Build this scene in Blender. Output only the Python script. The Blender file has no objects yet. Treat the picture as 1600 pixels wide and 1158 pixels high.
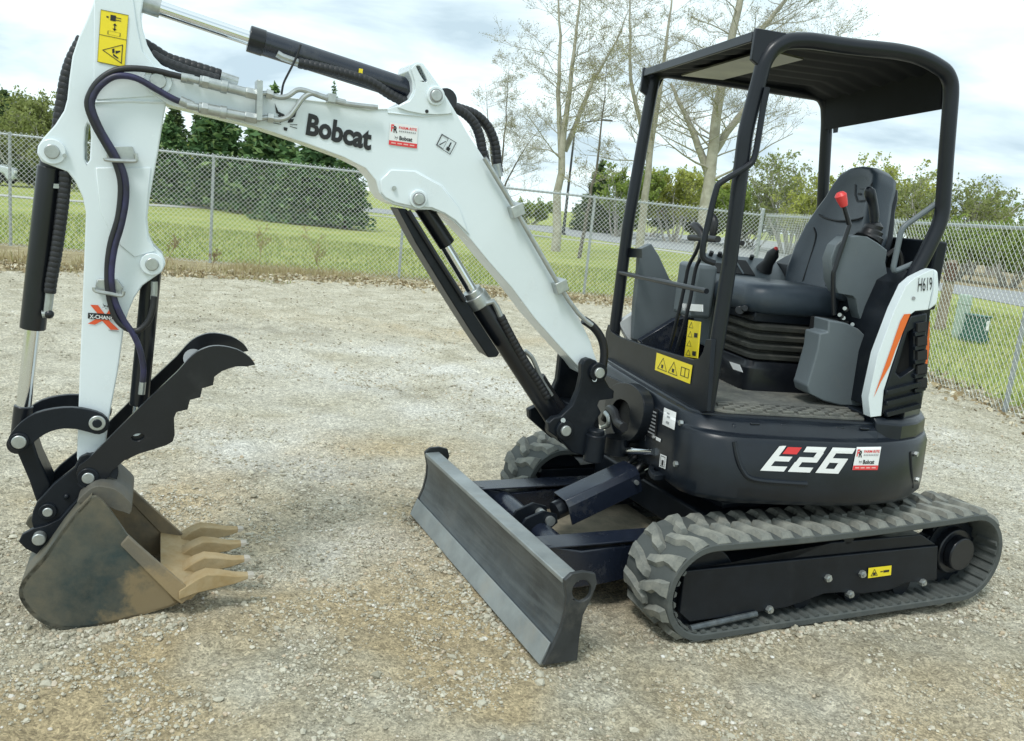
import bpy, bmesh, math, random
import numpy as np
from mathutils import Vector, Matrix, noise
from mathutils.geometry import tessellate_polygon
from mathutils.bvhtree import BVHTree

random.seed(7); rng = np.random.default_rng(7)
scene = bpy.context.scene
COL = scene.collection
R_ = math.radians

# ------------------------------------------------------------------ camera
FPX, CAM_H, PITCH, ROLL = 1344.0, 1.627, R_(10.88), R_(5.93)
_f = np.array([0, math.cos(PITCH), -math.sin(PITCH)]); _r0 = np.array([1.0, 0, 0]); _u0 = np.cross(_r0, _f)
_r = math.cos(ROLL) * _r0 + math.sin(ROLL) * _u0; _u = math.cos(ROLL) * _u0 - math.sin(ROLL) * _r0
CAM = np.array([0, 0, CAM_H])
cd = bpy.data.cameras.new('camera'); cam = bpy.data.objects.new('camera', cd); COL.objects.link(cam)
cd.sensor_width = 36; cd.lens = FPX / 1600 * 36; cd.clip_start = 0.05; cd.clip_end = 3000
cam.matrix_world = Matrix(((_r[0], _u[0], -_f[0], 0), (_r[1], _u[1], -_f[1], 0), (_r[2], _u[2], -_f[2], CAM_H), (0, 0, 0, 1)))
scene.camera = cam

# ------------------------------------------------------------------ sky, sun, exposure
SUN_EL, SUN_AZ = R_(57), R_(210)          # azimuth of the sun, clockwise from +Y
world = bpy.data.worlds.new('World'); scene.world = world; world.use_nodes = True
nt = world.node_tree; N = nt.nodes; L = nt.links; N.clear()
out = N.new('ShaderNodeOutputWorld'); bg = N.new('ShaderNodeBackground'); bg.inputs['Strength'].default_value = 0.1
sky = N.new('ShaderNodeTexSky'); sky.sky_type = 'NISHITA'; sky.sun_disc = False
sky.sun_elevation = SUN_EL; sky.sun_rotation = SUN_AZ
tc = N.new('ShaderNodeTexCoord')
sep = N.new('ShaderNodeSeparateXYZ'); L.new(tc.outputs['Generated'], sep.inputs[0])
mz = N.new('ShaderNodeMath'); mz.operation = 'ABSOLUTE'; L.new(sep.outputs['Z'], mz.inputs[0])
az = N.new('ShaderNodeMath'); az.operation = 'ADD'; L.new(mz.outputs[0], az.inputs[0]); az.inputs[1].default_value = 0.22
dv = N.new('ShaderNodeVectorMath'); dv.operation = 'DIVIDE'; L.new(tc.outputs['Generated'], dv.inputs[0])
cx = N.new('ShaderNodeCombineXYZ'); [L.new(az.outputs[0], cx.inputs[i]) for i in range(3)]; L.new(cx.outputs[0], dv.inputs[1])
mp = N.new('ShaderNodeMapping'); L.new(dv.outputs[0], mp.inputs[0]); mp.inputs['Scale'].default_value = (0.75, 0.95, 1.0); mp.inputs['Location'].default_value = (3.1, 1.7, 0)
nz = N.new('ShaderNodeTexNoise'); L.new(mp.outputs[0], nz.inputs['Vector']); nz.inputs['Scale'].default_value = 2.1; nz.inputs['Detail'].default_value = 7; nz.inputs['Roughness'].default_value = 0.52; nz.inputs['Distortion'].default_value = 0.3
rp = N.new('ShaderNodeValToRGB'); L.new(nz.outputs['Fac'], rp.inputs[0])
e = rp.color_ramp.elements; e[0].position = 0.34; e[0].color = (3.8, 4.85, 5.5, 1); e[1].position = 0.60; e[1].color = (7.0, 8.1, 8.3, 1)
em = rp.color_ramp.elements.new(0.46); em.color = (5.4, 6.5, 7.0, 1)
nz2 = N.new('ShaderNodeTexNoise'); L.new(mp.outputs[0], nz2.inputs['Vector']); nz2.inputs['Scale'].default_value = 1.3; nz2.inputs['Detail'].default_value = 5
rp2 = N.new('ShaderNodeMapRange'); L.new(nz2.outputs['Fac'], rp2.inputs[0]); rp2.inputs[1].default_value = 0.25; rp2.inputs[2].default_value = 0.36
mx = N.new('ShaderNodeMixRGB'); L.new(rp2.outputs[0], mx.inputs[0]); L.new(sky.outputs[0], mx.inputs[1]); L.new(rp.outputs[0], mx.inputs[2])
L.new(mx.outputs[0], bg.inputs['Color']); L.new(bg.outputs[0], out.inputs['Surface'])
sd = bpy.data.lights.new('sun', 'SUN'); sd.energy = 1.3; sd.angle = R_(14); sd.color = (1.0, 0.98, 0.94)
sun = bpy.data.objects.new('sun', sd); COL.objects.link(sun)
_sd = Vector((math.sin(SUN_AZ) * math.cos(SUN_EL), math.cos(SUN_AZ) * math.cos(SUN_EL), math.sin(SUN_EL)))
sun.rotation_euler = _sd.to_track_quat('Z', 'Y').to_euler()
vs = scene.view_settings; vs.view_transform = 'Standard'; vs.look = 'None'; vs.exposure = 0.68; vs.gamma = 1; vs.use_curve_mapping = False
scene.cycles.max_bounces = 6; scene.cycles.transparent_max_bounces = 8

# ------------------------------------------------------------------ frames and measuring helpers
def pix_ray(px, py): return _r * (px - 800) / FPX + _u * (579 - py) / FPX + _f
class Frame:
    """local axes of one assembly: x forward, y left, z up"""
    def __init__(s, o, yaw):
        a = R_(yaw); s.o = np.array(o, float); s.F = np.array([math.cos(a), math.sin(a), 0]); s.L = np.array([-math.sin(a), math.cos(a), 0]); s.Z = np.array([0, 0, 1.0])
    def w(s, x, y, z): return s.o + s.F * x + s.L * y + s.Z * z
    def _hit(s, px, py, v, n):
        d = pix_ray(px, py); return CAM + d * (((s.o + n * v - CAM) @ n) / (d @ n))
    def X(s, px, py, v): return s._hit(px, py, v, s.F)
    def Y(s, px, py, v): return s._hit(px, py, v, s.L)
    def Zz(s, px, py, v): return s._hit(px, py, v, s.Z)
    def mat(s): return Matrix(((s.F[0], s.L[0], 0, s.o[0]), (s.F[1], s.L[1], 0, s.o[1]), (0, 0, 1, s.o[2]), (0, 0, 0, 1)))
ORG = np.array([1.197, 4.186, 0.0])
UF = Frame(ORG, 205.8)                       # undercarriage
HF = Frame(ORG, 194.0)                       # house
BF = Frame(HF.w(.856, .095, 0), 203.0)       # boom plane
GF = Frame((0, 0, 0), 90)                    # ground: plain world

# ------------------------------------------------------------------ mesh helpers
class MB:
    def __init__(s): s.v = []; s.f = []
    def add(s, vs, fs):
        n = len(s.v); s.v += [tuple(map(float, p)) for p in vs]; s.f += [tuple(i + n for i in q) for q in fs]; return s
    def box8(s, p): return s.add(p, [(0, 3, 2, 1), (4, 5, 6, 7), (0, 1, 5, 4), (1, 2, 6, 5), (2, 3, 7, 6), (3, 0, 4, 7)])
    def box(s, fr, x0, x1, y0, y1, z0, z1):
        return s.box8([fr.w(*c) for c in ((x0, y0, z0), (x1, y0, z0), (x1, y1, z0), (x0, y1, z0), (x0, y0, z1), (x1, y0, z1), (x1, y1, z1), (x0, y1, z1))])
    def prism(s, poly, vec, holes=()):
        vec = np.asarray(vec, float); loops = [[np.asarray(p, float) for p in poly]] + [[np.asarray(p, float) for p in h] for h in holes]
        flat = [p for l in loops for p in l]; n = len(flat)
        tris = tessellate_polygon([[Vector(p) for p in l] for l in loops])
        nn = Vector((0, 0, 0)); l0 = loops[0]
        for i in range(len(l0)): nn += Vector(l0[i]).cross(Vector(l0[(i + 1) % len(l0)]))
        fl = nn.dot(Vector(vec)) > 0
        vs = flat + [p + vec for p in flat]; fs = []
        for t in tris:
            a, b, c = t; tn = (Vector(flat[b]) - Vector(flat[a])).cross(Vector(flat[c]) - Vector(flat[a]))
            if (tn.dot(Vector(vec)) > 0): a, b, c = a, c, b
            fs += [(a, b, c), (a + n, c + n, b + n)]
        k = 0
        for li, l in enumerate(loops):
            m = len(l)
            for i in range(m):
                a, b = k + i, k + (i + 1) % m
                fs.append((a, b, b + n, a + n))
            k += m
        return s.add(vs, fs)
    def cyl(s, a, b, r, n=20, r2=None, caps=True):
        a = np.asarray(a, float); b = np.asarray(b, float); d = b - a; d = d / (np.linalg.norm(d) + 1e-9)
        h = np.array([0, 0, 1.0]) if abs(d[2]) < .9 else np.array([1.0, 0, 0]); u = np.cross(d, h); u /= np.linalg.norm(u); w = np.cross(d, u); r2 = r if r2 is None else r2
        vs = []
        for c, rr in ((a, r), (b, r2)):
            for i in range(n):
                t = 2 * math.pi * i / n; vs.append(c + rr * (u * math.cos(t) + w * math.sin(t)))
        fs = [(i, (i + 1) % n, n + (i + 1) % n, n + i) for i in range(n)]
        if caps: fs += [tuple(range(n))[::-1], tuple(range(n, 2 * n))]
        return s.add(vs, fs)
    def rings(s, rings, closed=False, caps=True):
        n = len(rings[0]); vs = [p for r in rings for p in r]; fs = []; m = len(rings)
        for k in range(m if closed else m - 1):
            for i in range(n):
                a, b = k * n, ((k + 1) % m) * n; fs.append((a + i, a + (i + 1) % n, b + (i + 1) % n, b + i))
        if caps and not closed: fs += [tuple(range(n))[::-1], tuple(range((m - 1) * n, m * n))]
        return s.add(vs, fs)
    def tube(s, path, r, n=10, sub=0, caps=True, ribs=None):
        P = [np.asarray(p, float) for p in path]
        if hasattr(r, '__len__') and sub: r = list(np.interp(np.linspace(0, len(r) - 1, (len(r) - 1) * sub + 1), range(len(r)), r))
        if sub:
            Q = []; E_ = [2 * P[0] - P[1]] + P + [2 * P[-1] - P[-2]]
            for i in range(1, len(E_) - 2):
                for k in range(sub):
                    t = k / sub; p0, p1, p2, p3 = E_[i - 1:i + 3]
                    Q.append(.5 * (2 * p1 + (p2 - p0) * t + (2 * p0 - 5 * p1 + 4 * p2 - p3) * t * t + (3 * p1 - p0 - 3 * p2 + p3) * t ** 3))
            Q.append(P[-1]); P = Q
        if ribs:          # resample and alternate the radius: spiral hose guard
            d = np.cumsum([0] + [np.linalg.norm(P[i + 1] - P[i]) for i in range(len(P) - 1)]); m = max(4, int(d[-1] / ribs)); A = np.array(P)
            ts = np.linspace(0, d[-1], m * 4 + 1); P = [np.array([np.interp(t, d, A[:, k]) for k in range(3)]) for t in ts]
        rings = []; u = None
        for i, p in enumerate(P):
            d = (P[min(i + 1, len(P) - 1)] - P[max(i - 1, 0)]); d = d / (np.linalg.norm(d) + 1e-9)
            if u is None:
                h = np.array([0, 0, 1.0]) if abs(d[2]) < .9 else np.array([1.0, 0, 0]); u = np.cross(d, h)
            u = u - d * (u @ d); u /= (np.linalg.norm(u) + 1e-9); w = np.cross(d, u)
            rr = r[i] if hasattr(r, '__len__') else r
            if ribs: rr = r * (1.0 if i % 4 else .92)
            rings.append([p + rr * (u * math.cos(2 * math.pi * k / n) + w * math.sin(2 * math.pi * k / n)) for k in range(n)])
        return s.rings(rings, caps=caps)
    def ball(s, c, r, n=12, m=8, sc=(1, 1, 1)):
        rings = []
        for j in range(1, m):
            t = math.pi * j / m; rings.append([np.asarray(c) + np.array([r * math.sin(t) * math.cos(2 * math.pi * i / n) * sc[0], r * math.sin(t) * math.sin(2 * math.pi * i / n) * sc[1], r * math.cos(t) * sc[2]]) for i in range(n)])
        return s.rings(rings)

def mesh_of(name, mb, org=(0, 0, 0), smooth=32):
    me = bpy.data.meshes.new(name); o = np.asarray(org, float)
    me.from_pydata([tuple(np.asarray(p) - o) for p in mb.v], [], mb.f); me.update()
    bm = bmesh.new(); bm.from_mesh(me); bmesh.ops.recalc_face_normals(bm, faces=bm.faces); bm.to_mesh(me); bm.free()
    if smooth:
        me.polygons.foreach_set('use_smooth', [True] * len(me.polygons)); me.set_sharp_from_angle(angle=R_(smooth))
    return me
def part(name, mb, mat, parent=None, bevel=0, seg=2, smooth=32, org=None, label=None):
    o_ = ORG if org is None else org
    me = mesh_of(name, mb, o_, smooth); me.materials.append(mat)
    ob = bpy.data.objects.new(name, me); COL.objects.link(ob)
    if parent: ob.parent = parent
    if label: ob['label'] = label
    if bevel:
        b = ob.modifiers.new('bevel', 'BEVEL'); b.width = bevel; b.segments = seg; b.limit_method = 'ANGLE'; b.angle_limit = R_(35); b.harden_normals = False
    return ob
def tag(o, label=None, cat=None, group=None, kind=None):
    if label: o['label'] = label
    if cat: o['category'] = cat
    if group: o['group'] = group
    if kind: o['kind'] = kind
    return o
def thing(name, loc, label, cat, group=None):
    o = bpy.data.objects.new(name, None); COL.objects.link(o); o.location = tuple(map(float, loc)); o.empty_display_size = .2
    return tag(o, label, cat, group)

# ------------------------------------------------------------------ materials
def mat(name, col, rough=.5, metal=0, var=0, vscale=8, col2=None, dirt=0, dcol=(.33, .29, .22), dscale=5, bump=0, bscale=60, spec=.5, coat=0, dz=None, grad=None, streak=None):
    """principled paint/plastic/steel with noise-driven tone change, dust patches and fine relief"""
    m = bpy.data.materials.new(name); m.use_nodes = True; t = m.node_tree; n = t.nodes; l = t.links; p = n['Principled BSDF']
    p.inputs['Roughness'].default_value = rough; p.inputs['Metallic'].default_value = metal; p.inputs['Specular IOR Level'].default_value = spec
    if coat: p.inputs['Coat Weight'].default_value = coat; p.inputs['Coat Roughness'].default_value = .12
    c = n.new('ShaderNodeTexCoord'); cur = None
    rgb = n.new('ShaderNodeRGB'); rgb.outputs[0].default_value = (*col, 1); cur = rgb.outputs[0]
    if var or col2:
        z = n.new('ShaderNodeTexNoise'); z.inputs['Scale'].default_value = vscale; z.inputs['Detail'].default_value = 6; z.inputs['Roughness'].default_value = .6; l.new(c.outputs['Object'], z.inputs['Vector'])
        x = n.new('ShaderNodeMixRGB'); mr = n.new('ShaderNodeMapRange'); mr.inputs[1].default_value = .35; mr.inputs[2].default_value = .65; l.new(z.outputs['Fac'], mr.inputs[0]); l.new(mr.outputs[0], x.inputs[0])
        c2 = col2 if col2 else tuple(v * (1 - var) for v in col); x.inputs[2].default_value = (*c2, 1); l.new(cur, x.inputs[1]); cur = x.outputs[0]
    if dirt:
        z = n.new('ShaderNodeTexNoise'); z.inputs['Scale'].default_value = dscale; z.inputs['Detail'].default_value = 8; z.inputs['Roughness'].default_value = .68; l.new(c.outputs['Object'], z.inputs['Vector'])
        mr = n.new('ShaderNodeMapRange'); mr.inputs[1].default_value = .62 - dirt * .3; mr.inputs[2].default_value = .78 - dirt * .12; mr.inputs[4].default_value = min(1, .25 + dirt * .8); l.new(z.outputs['Fac'], mr.inputs[0])
        fac = mr.outputs[0]
        if dz:        # dust or soil carried by the lower part of the thing (object z range)
            s_ = n.new('ShaderNodeSeparateXYZ'); l.new(c.outputs['Object'], s_.inputs[0]); m2 = n.new('ShaderNodeMapRange'); m2.inputs[1].default_value = dz[0]; m2.inputs[2].default_value = dz[1]; m2.inputs[3].default_value = 1; m2.inputs[4].default_value = 0; l.new(s_.outputs['Z'], m2.inputs[0])
            ad = n.new('ShaderNodeMath'); ad.operation = 'MULTIPLY_ADD'; l.new(m2.outputs[0], ad.inputs[0]); ad.inputs[1].default_value = .5; l.new(fac, ad.inputs[2]); ad.use_clamp = True; fac = ad.outputs[0]
        x = n.new('ShaderNodeMixRGB'); l.new(fac, x.inputs[0]); l.new(cur, x.inputs[1]); x.inputs[2].default_value = (*dcol, 1); cur = x.outputs[0]
        rr = n.new('ShaderNodeMapRange'); l.new(fac, rr.inputs[0]); rr.inputs[3].default_value = rough; rr.inputs[4].default_value = max(rough, .85); l.new(rr.outputs[0], p.inputs['Roughness'])
    if streak:        # long scratches and smears along one direction
        mpp = n.new('ShaderNodeMapping'); mpp.vector_type = 'TEXTURE'; l.new(c.outputs['Object'], mpp.inputs[0]); mpp.inputs['Rotation'].default_value = (0, 0, streak[0]); mpp.inputs['Scale'].default_value = (.07, .9, .07)
        z = n.new('ShaderNodeTexNoise'); z.inputs['Scale'].default_value = 2.2; z.inputs['Detail'].default_value = 9; z.inputs['Roughness'].default_value = .7; z.inputs['Distortion'].default_value = .6; l.new(mpp.outputs[0], z.inputs['Vector'])
        mr = n.new('ShaderNodeMapRange'); mr.inputs[1].default_value = .42; mr.inputs[2].default_value = .72; mr.inputs[4].default_value = streak[2]; l.new(z.outputs['Fac'], mr.inputs[0])
        x = n.new('ShaderNodeMixRGB'); l.new(mr.outputs[0], x.inputs[0]); l.new(cur, x.inputs[1]); x.inputs[2].default_value = (*streak[1], 1); cur = x.outputs[0]
    if grad:          # caked soil spreading over the steel from B towards A
        A_, B_, gc = np.asarray(grad[0], float), np.asarray(grad[1], float), grad[2]; dv_ = (B_ - A_) / ((B_ - A_) @ (B_ - A_))
        sb_ = n.new('ShaderNodeVectorMath'); sb_.operation = 'SUBTRACT'; l.new(c.outputs['Object'], sb_.inputs[0]); sb_.inputs[1].default_value = tuple(A_)
        dt = n.new('ShaderNodeVectorMath'); dt.operation = 'DOT_PRODUCT'; l.new(sb_.outputs[0], dt.inputs[0]); dt.inputs[1].default_value = tuple(dv_)
        z = n.new('ShaderNodeTexNoise'); z.inputs['Scale'].default_value = 7; z.inputs['Detail'].default_value = 8; z.inputs['Roughness'].default_value = .65; l.new(c.outputs['Object'], z.inputs['Vector'])
        ad = n.new('ShaderNodeMath'); ad.operation = 'MULTIPLY_ADD'; l.new(z.outputs['Fac'], ad.inputs[0]); ad.inputs[1].default_value = 1.1; l.new(dt.outputs['Value'], ad.inputs[2])
        mr = n.new('ShaderNodeMapRange'); mr.inputs[1].default_value = 1.10; mr.inputs[2].default_value = 1.28; mr.inputs[4].default_value = .95; l.new(ad.outputs[0], mr.inputs[0])
        x = n.new('ShaderNodeMixRGB'); l.new(mr.outputs[0], x.inputs[0]); l.new(cur, x.inputs[1]); x.inputs[2].default_value = (*gc, 1); cur = x.outputs[0]
    l.new(cur, p.inputs['Base Color'])
    if bump:
        z = n.new('ShaderNodeTexNoise'); z.inputs['Scale'].default_value = bscale; z.inputs['Detail'].default_value = 5; l.new(c.outputs['Object'], z.inputs['Vector'])
        b = n.new('ShaderNodeBump'); b.inputs['Strength'].default_value = bump; b.inputs['Distance'].default_value = .01; l.new(z.outputs['Fac'], b.inputs['Height']); l.new(b.outputs[0], p.inputs['Normal'])
    return m
white = mat('white_paint', (.72, .79, .82), .24, var=.05, vscale=3, coat=.4, bump=.02, bscale=22, dirt=.06, dcol=(.55, .57, .56), dscale=9)
black = mat('charcoal_paint', (.010, .0135, .019), .36, var=.35, vscale=7, dirt=.15, dcol=(.04, .042, .043), dscale=6, bump=.03, bscale=120, spec=.25)
blackg = mat('gloss_black_paint', (.010, .012, .016), .28, var=.3, vscale=6, dirt=.06, dcol=(.05, .05, .048), coat=.12, spec=.4)
plastic = mat('black_textured_plastic', (.0095, .0135, .020), .30, var=.3, vscale=9, dirt=.15, dcol=(.04, .043, .046), dscale=4, bump=.05, bscale=420, spec=.4)
grey = mat('grey_plastic', (.125, .15, .165), .45, var=.12, vscale=5, dirt=.08, dcol=(.24, .235, .21), bump=.08, bscale=380)
vinyl = mat('seat_vinyl', (.040, .055, .073), .38, var=.2, vscale=6, bump=.10, bscale=300)
rubber = mat('track_rubber', (.075, .084, .080), .8, var=.2, vscale=5, dirt=.25, dcol=(.17, .168, .145), dscale=4, bump=.15, bscale=90)
rubberd = mat('track_rubber_dusty', (.16, .168, .152), .85, var=.2, vscale=4, dirt=.7, dcol=(.32, .315, .265), dscale=14, bump=.15, bscale=90)
hose = mat('hose_rubber', (.016, .017, .02), .45, var=.3, vscale=30, bump=.05, bscale=200)
hoseb = mat('hose_blue_print', (.014, .014, .022), .4, col2=(.028, .026, .085), vscale=14)
chrome = mat('chrome_rod', (.75, .77, .78), .12, metal=1)
zinc = mat('zinc_fitting', (.50, .53, .52), .38, metal=.75, var=.25, vscale=25)
steel = mat('worn_steel', (.082, .098, .110), .36, metal=.4, var=.45, vscale=4, dirt=.3, dcol=(.17, .16, .135), dscale=6, bump=.06, bscale=40, streak=(R_(205.8), (.17, .195, .205), .55))
steele = mat('worn_cutting_edge', (.30, .33, .33), .42, metal=.3, var=.3, vscale=6, dirt=.35, dcol=(.33, .31, .26), dscale=7, bump=.08, bscale=40)
bucketm = mat('bucket_steel', (.035, .062, .068), .38, metal=.2, var=.35, vscale=5, dirt=.75, dcol=(.19, .16, .105), dscale=2.6, bump=.1, bscale=30, grad=(BF.Y(60, 880, .265) - ORG, BF.Y(285, 938, .265) - ORG, (.24, .185, .105)))
bucketin = mat('bucket_soil_inside', (.10, .095, .08), .8, col2=(.24, .185, .11), vscale=6, dirt=.5, dcol=(.30, .22, .12), dscale=5, bump=.3, bscale=24)
clay = mat('dried_clay', (.30, .21, .095), .9, col2=(.36, .28, .16), vscale=14, bump=.35, bscale=36)
yellow = mat('yellow_decal', (.85, .68, .02), .4)
ink = mat('black_ink', (.012, .013, .015), .45)
red = mat('red_print', (.72, .045, .05), .45)
redx = mat('orange_red_print', (.72, .10, .03), .45)
orange = mat('orange_print', (.74, .15, .025), .4)
dwhite = mat('white_decal', (.78, .79, .79), .42)
dgrey = mat('grey_print', (.30, .31, .32), .5)
redknob = mat('red_plastic', (.75, .06, .06), .4)
matm = mat('rubber_floor_mat', (.115, .118, .108), .8, var=.25, vscale=8, dirt=.6, dcol=(.27, .265, .22), dscale=6, bump=.1, bscale=120)
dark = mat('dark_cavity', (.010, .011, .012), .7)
purple = mat('navy_paint', (.013, .018, .032), .24, var=.25, vscale=6, dirt=.25, dcol=(.10, .10, .095), dscale=8, spec=.65)
galv = mat('galvanised_steel', (.42, .455, .455), .48, metal=.45, var=.2, vscale=14)
# ================================================================== EXCAVATOR
EX = thing('excavator', ORG, 'white and charcoal compact excavator with open canopy and rubber tracks on the gravel', 'excavator')
def ub(pts, y): return [UF.Y(*p, y) for p in pts]
def hy(pts, y): return [HF.Y(*p, y) for p in pts]
def hx(pts, x): return [HF.X(*p, x) for p in pts]
def by(pts, y): return [BF.Y(*p, y) for p in pts]
def plate(pts, fr, y, t, mb=None, holes=()):
    mb = mb or MB(); return mb.prism([fr.Y(*p, y) for p in pts], fr.L * -t, [[fr.Y(*p, y) for p in h] for h in holes])
def circ(cx, cy, r, n=18, sy=1): return [(cx + r * math.cos(2 * math.pi * i / n), cy + sy * r * math.sin(2 * math.pi * i / n)) for i in range(n)]
def spline(pts, k=4):
    Q = []; n = len(pts); P = [np.array(p, float) for p in pts]
    for i in range(n):
        p0, p1, p2, p3 = P[i - 1], P[i], P[(i + 1) % n], P[(i + 2) % n]
        for j in range(k):
            t = j / k; Q.append(tuple(.5 * (2 * p1 + (p2 - p0) * t + (2 * p0 - 5 * p1 + 4 * p2 - p3) * t * t + (3 * p1 - p0 - 3 * p2 + p3) * t ** 3)))
    return Q
def pinhead(fr, px, py, y, r, parent, m=zinc, length=.03, boss=None, bm_=None):
    c = fr.Y(px, py, y)
    if boss: part('pin_boss', MB().cyl(c - fr.L * .01, c + fr.L * length * .6, boss, 24), bm_ or m, parent, bevel=.003)
    return part('pin', MB().cyl(c - fr.L * .02, c + fr.L * length, r, 20), m, parent, bevel=.003)

# ---- decals laid on real surfaces -------------------------------------------------
def bvh_of(ob):
    dg = bpy.context.evaluated_depsgraph_get(); dg.update(); ev = ob.evaluated_get(dg); me = ev.to_mesh()
    M = ob.matrix_world if not ob.parent else Matrix.Translation(Vector(ORG))
    t = BVHTree.FromPolygons([M @ v.co for v in me.vertices], [tuple(p.vertices) for p in me.polygons]); ev.to_mesh_clear(); return t
def quad_map(q):
    q = [np.array(p, float) for p in q]     # TL TR BR BL
    return lambda u, v: (q[0] * (1 - u) + q[1] * u) * (1 - v) + (q[3] * (1 - u) + q[2] * u) * v
def lay(tree, pxpts, off):
    res = []
    for p in pxpts:
        d = Vector(pix_ray(*p)).normalized(); h, n, i, dist = tree.ray_cast(Vector(CAM), d)
        if h is None: return None
        if n.dot(d) > 0: n = -n
        res.append(np.array(h + n * off))
    return res
def decal(name, ob, polys_uv, q, m, off=.003, tree=None, grid=0):
    """polys_uv: polygons in unit coords of the quad q (corner picks TL TR BR BL on the surface of ob)"""
    tree = tree or bvh_of(ob); f = quad_map(q); mb = MB()
    for poly in polys_uv:
        pts = lay(tree, [f(*p) for p in poly], off)
        if pts is None: continue
        tri = tessellate_polygon([[Vector((p[0], p[1], 0)) for p in poly]])
        mb.add(pts, [tuple(t) for t in tri])
    if not mb.v: return None
    return part(name, mb, m, ob, smooth=0)
def rect(u0, v0, u1, v1): return [(u0, v0), (u1, v0), (u1, v1), (u0, v1)]
def rgrid(u0, v0, u1, v1, n=6, m=4): return [rect(u0 + (u1 - u0) * i / n, v0 + (v1 - v0) * j / m, u0 + (u1 - u0) * (i + 1) / n, v0 + (v1 - v0) * (j + 1) / m) for i in range(n) for j in range(m)]
def ring(poly, w):
    c = np.mean(np.array(poly), 0); n = len(poly); inn = [tuple(np.array(p) + (c - np.array(p)) * w) for p in poly]
    return [[poly[i], poly[(i + 1) % n], inn[(i + 1) % n], inn[i]] for i in range(n)]
_tri = [(.5, .05), (.98, .92), (.02, .92)]
def sub(polys, u0, v0, u1, v1): return [[(u0 + (u1 - u0) * p[0], v0 + (v1 - v0) * p[1]) for p in poly] for poly in polys]
_txt = {}
def text_polys(s, bold=0.0):
    """triangles of a text in the unit square (v down)"""
    if (s, bold) in _txt: return _txt[(s, bold)]
    cu = bpy.data.curves.new('t', 'FONT'); cu.body = s; cu.size = 1; cu.offset = bold; cu.resolution_u = 3
    ob = bpy.data.objects.new('t', cu); COL.objects.link(ob); dg = bpy.context.evaluated_depsgraph_get(); dg.update()
    me = ob.evaluated_get(dg).to_mesh(); me.calc_loop_triangles()
    co = np.array([v.co[:2] for v in me.vertices]); mn, mxx = co.min(0), co.max(0); co = (co - mn) / (mxx - mn); co[:, 1] = 1 - co[:, 1]
    tr = [[tuple(co[i]) for i in t.vertices] for t in me.loop_triangles]
    bpy.data.objects.remove(ob); bpy.data.curves.remove(cu); _txt[(s, bold)] = tr; return tr
def lettering(ob, s, q, m, bold=0.0, off=.0035, tree=None, name='lettering'):
    tree = tree or bvh_of(ob); f = quad_map(q); mb = MB()
    for t in text_polys(s, bold):
        pts = lay(tree, [f(*p) for p in t], off)
        if pts is not None: mb.add(pts, [(0, 1, 2)])
    return part(name, mb, m, ob, smooth=0) if mb.v else None
CAT = [[(.05, .02), (.22, .30), (.45, .36), (.55, .52), (.34, .44), (.14, .36)], [(.95, .06), (.80, .32), (.60, .38), (.55, .52), (.72, .46), (.88, .36)],
       [(.20, .42), (.40, .50), (.44, .62), (.26, .56)], [(.84, .44), (.64, .52), (.60, .64), (.80, .58)], [(.46, .82), (.62, .82), (.60, .94), (.48, .94)],
       [(.05, .62), (.36, .68), (.36, .70), (.05, .65)], [(.05, .74), (.36, .74), (.36, .76), (.05, .77)], [(.98, .62), (.70, .68), (.70, .70), (.98, .65)], [(.98, .75), (.70, .74), (.70, .76), (.98, .78)],
       [(.24, .36), (.30, .36), (.34, .50), (.28, .50)], [(.76, .36), (.70, .36), (.68, .50), (.73, .50)]]
mat_pink = mat('pale_red_print', (.78, .40, .38), .45)
def dealer_sticker(ob, q, tree):
    f = quad_map(q); S = lambda u0, v0, u1, v1: [f(u0, v0), f(u1, v0), f(u1, v1), f(u0, v1)]
    decal('sticker', ob, rgrid(0, 0, 1, 1, 4, 10), q, dwhite, .003, tree)
    decal('sticker_band', ob, rgrid(0, .80, 1, 1, 3, 1), q, red, .0042, tree)
    decal('fine_print', ob, [rect(a, .87, a + .16, .93) for a in (.08, .30, .52, .74)], q, mat_pink, .0052, tree)
    lettering(ob, 'F', S(.05, .08, .15, .40), red, .03, .0045, tree); lettering(ob, 'R', S(.14, .14, .28, .44), ink, .03, .0045, tree)
    lettering(ob, 'FARM-RITE', S(.33, .12, .96, .24), red, .02, .0045, tree); decal('fine_print', ob, [rect(.34 + .068 * k, .31, .385 + .068 * k, .37) for k in range(9)], q, dgrey, .0045, tree)
    decal('cat_mark', ob, CAT, S(.18, .55, .32, .74), ink, .0045, tree); lettering(ob, 'Bobcat', S(.36, .55, .82, .74), ink, .03, .0045, tree)

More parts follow.
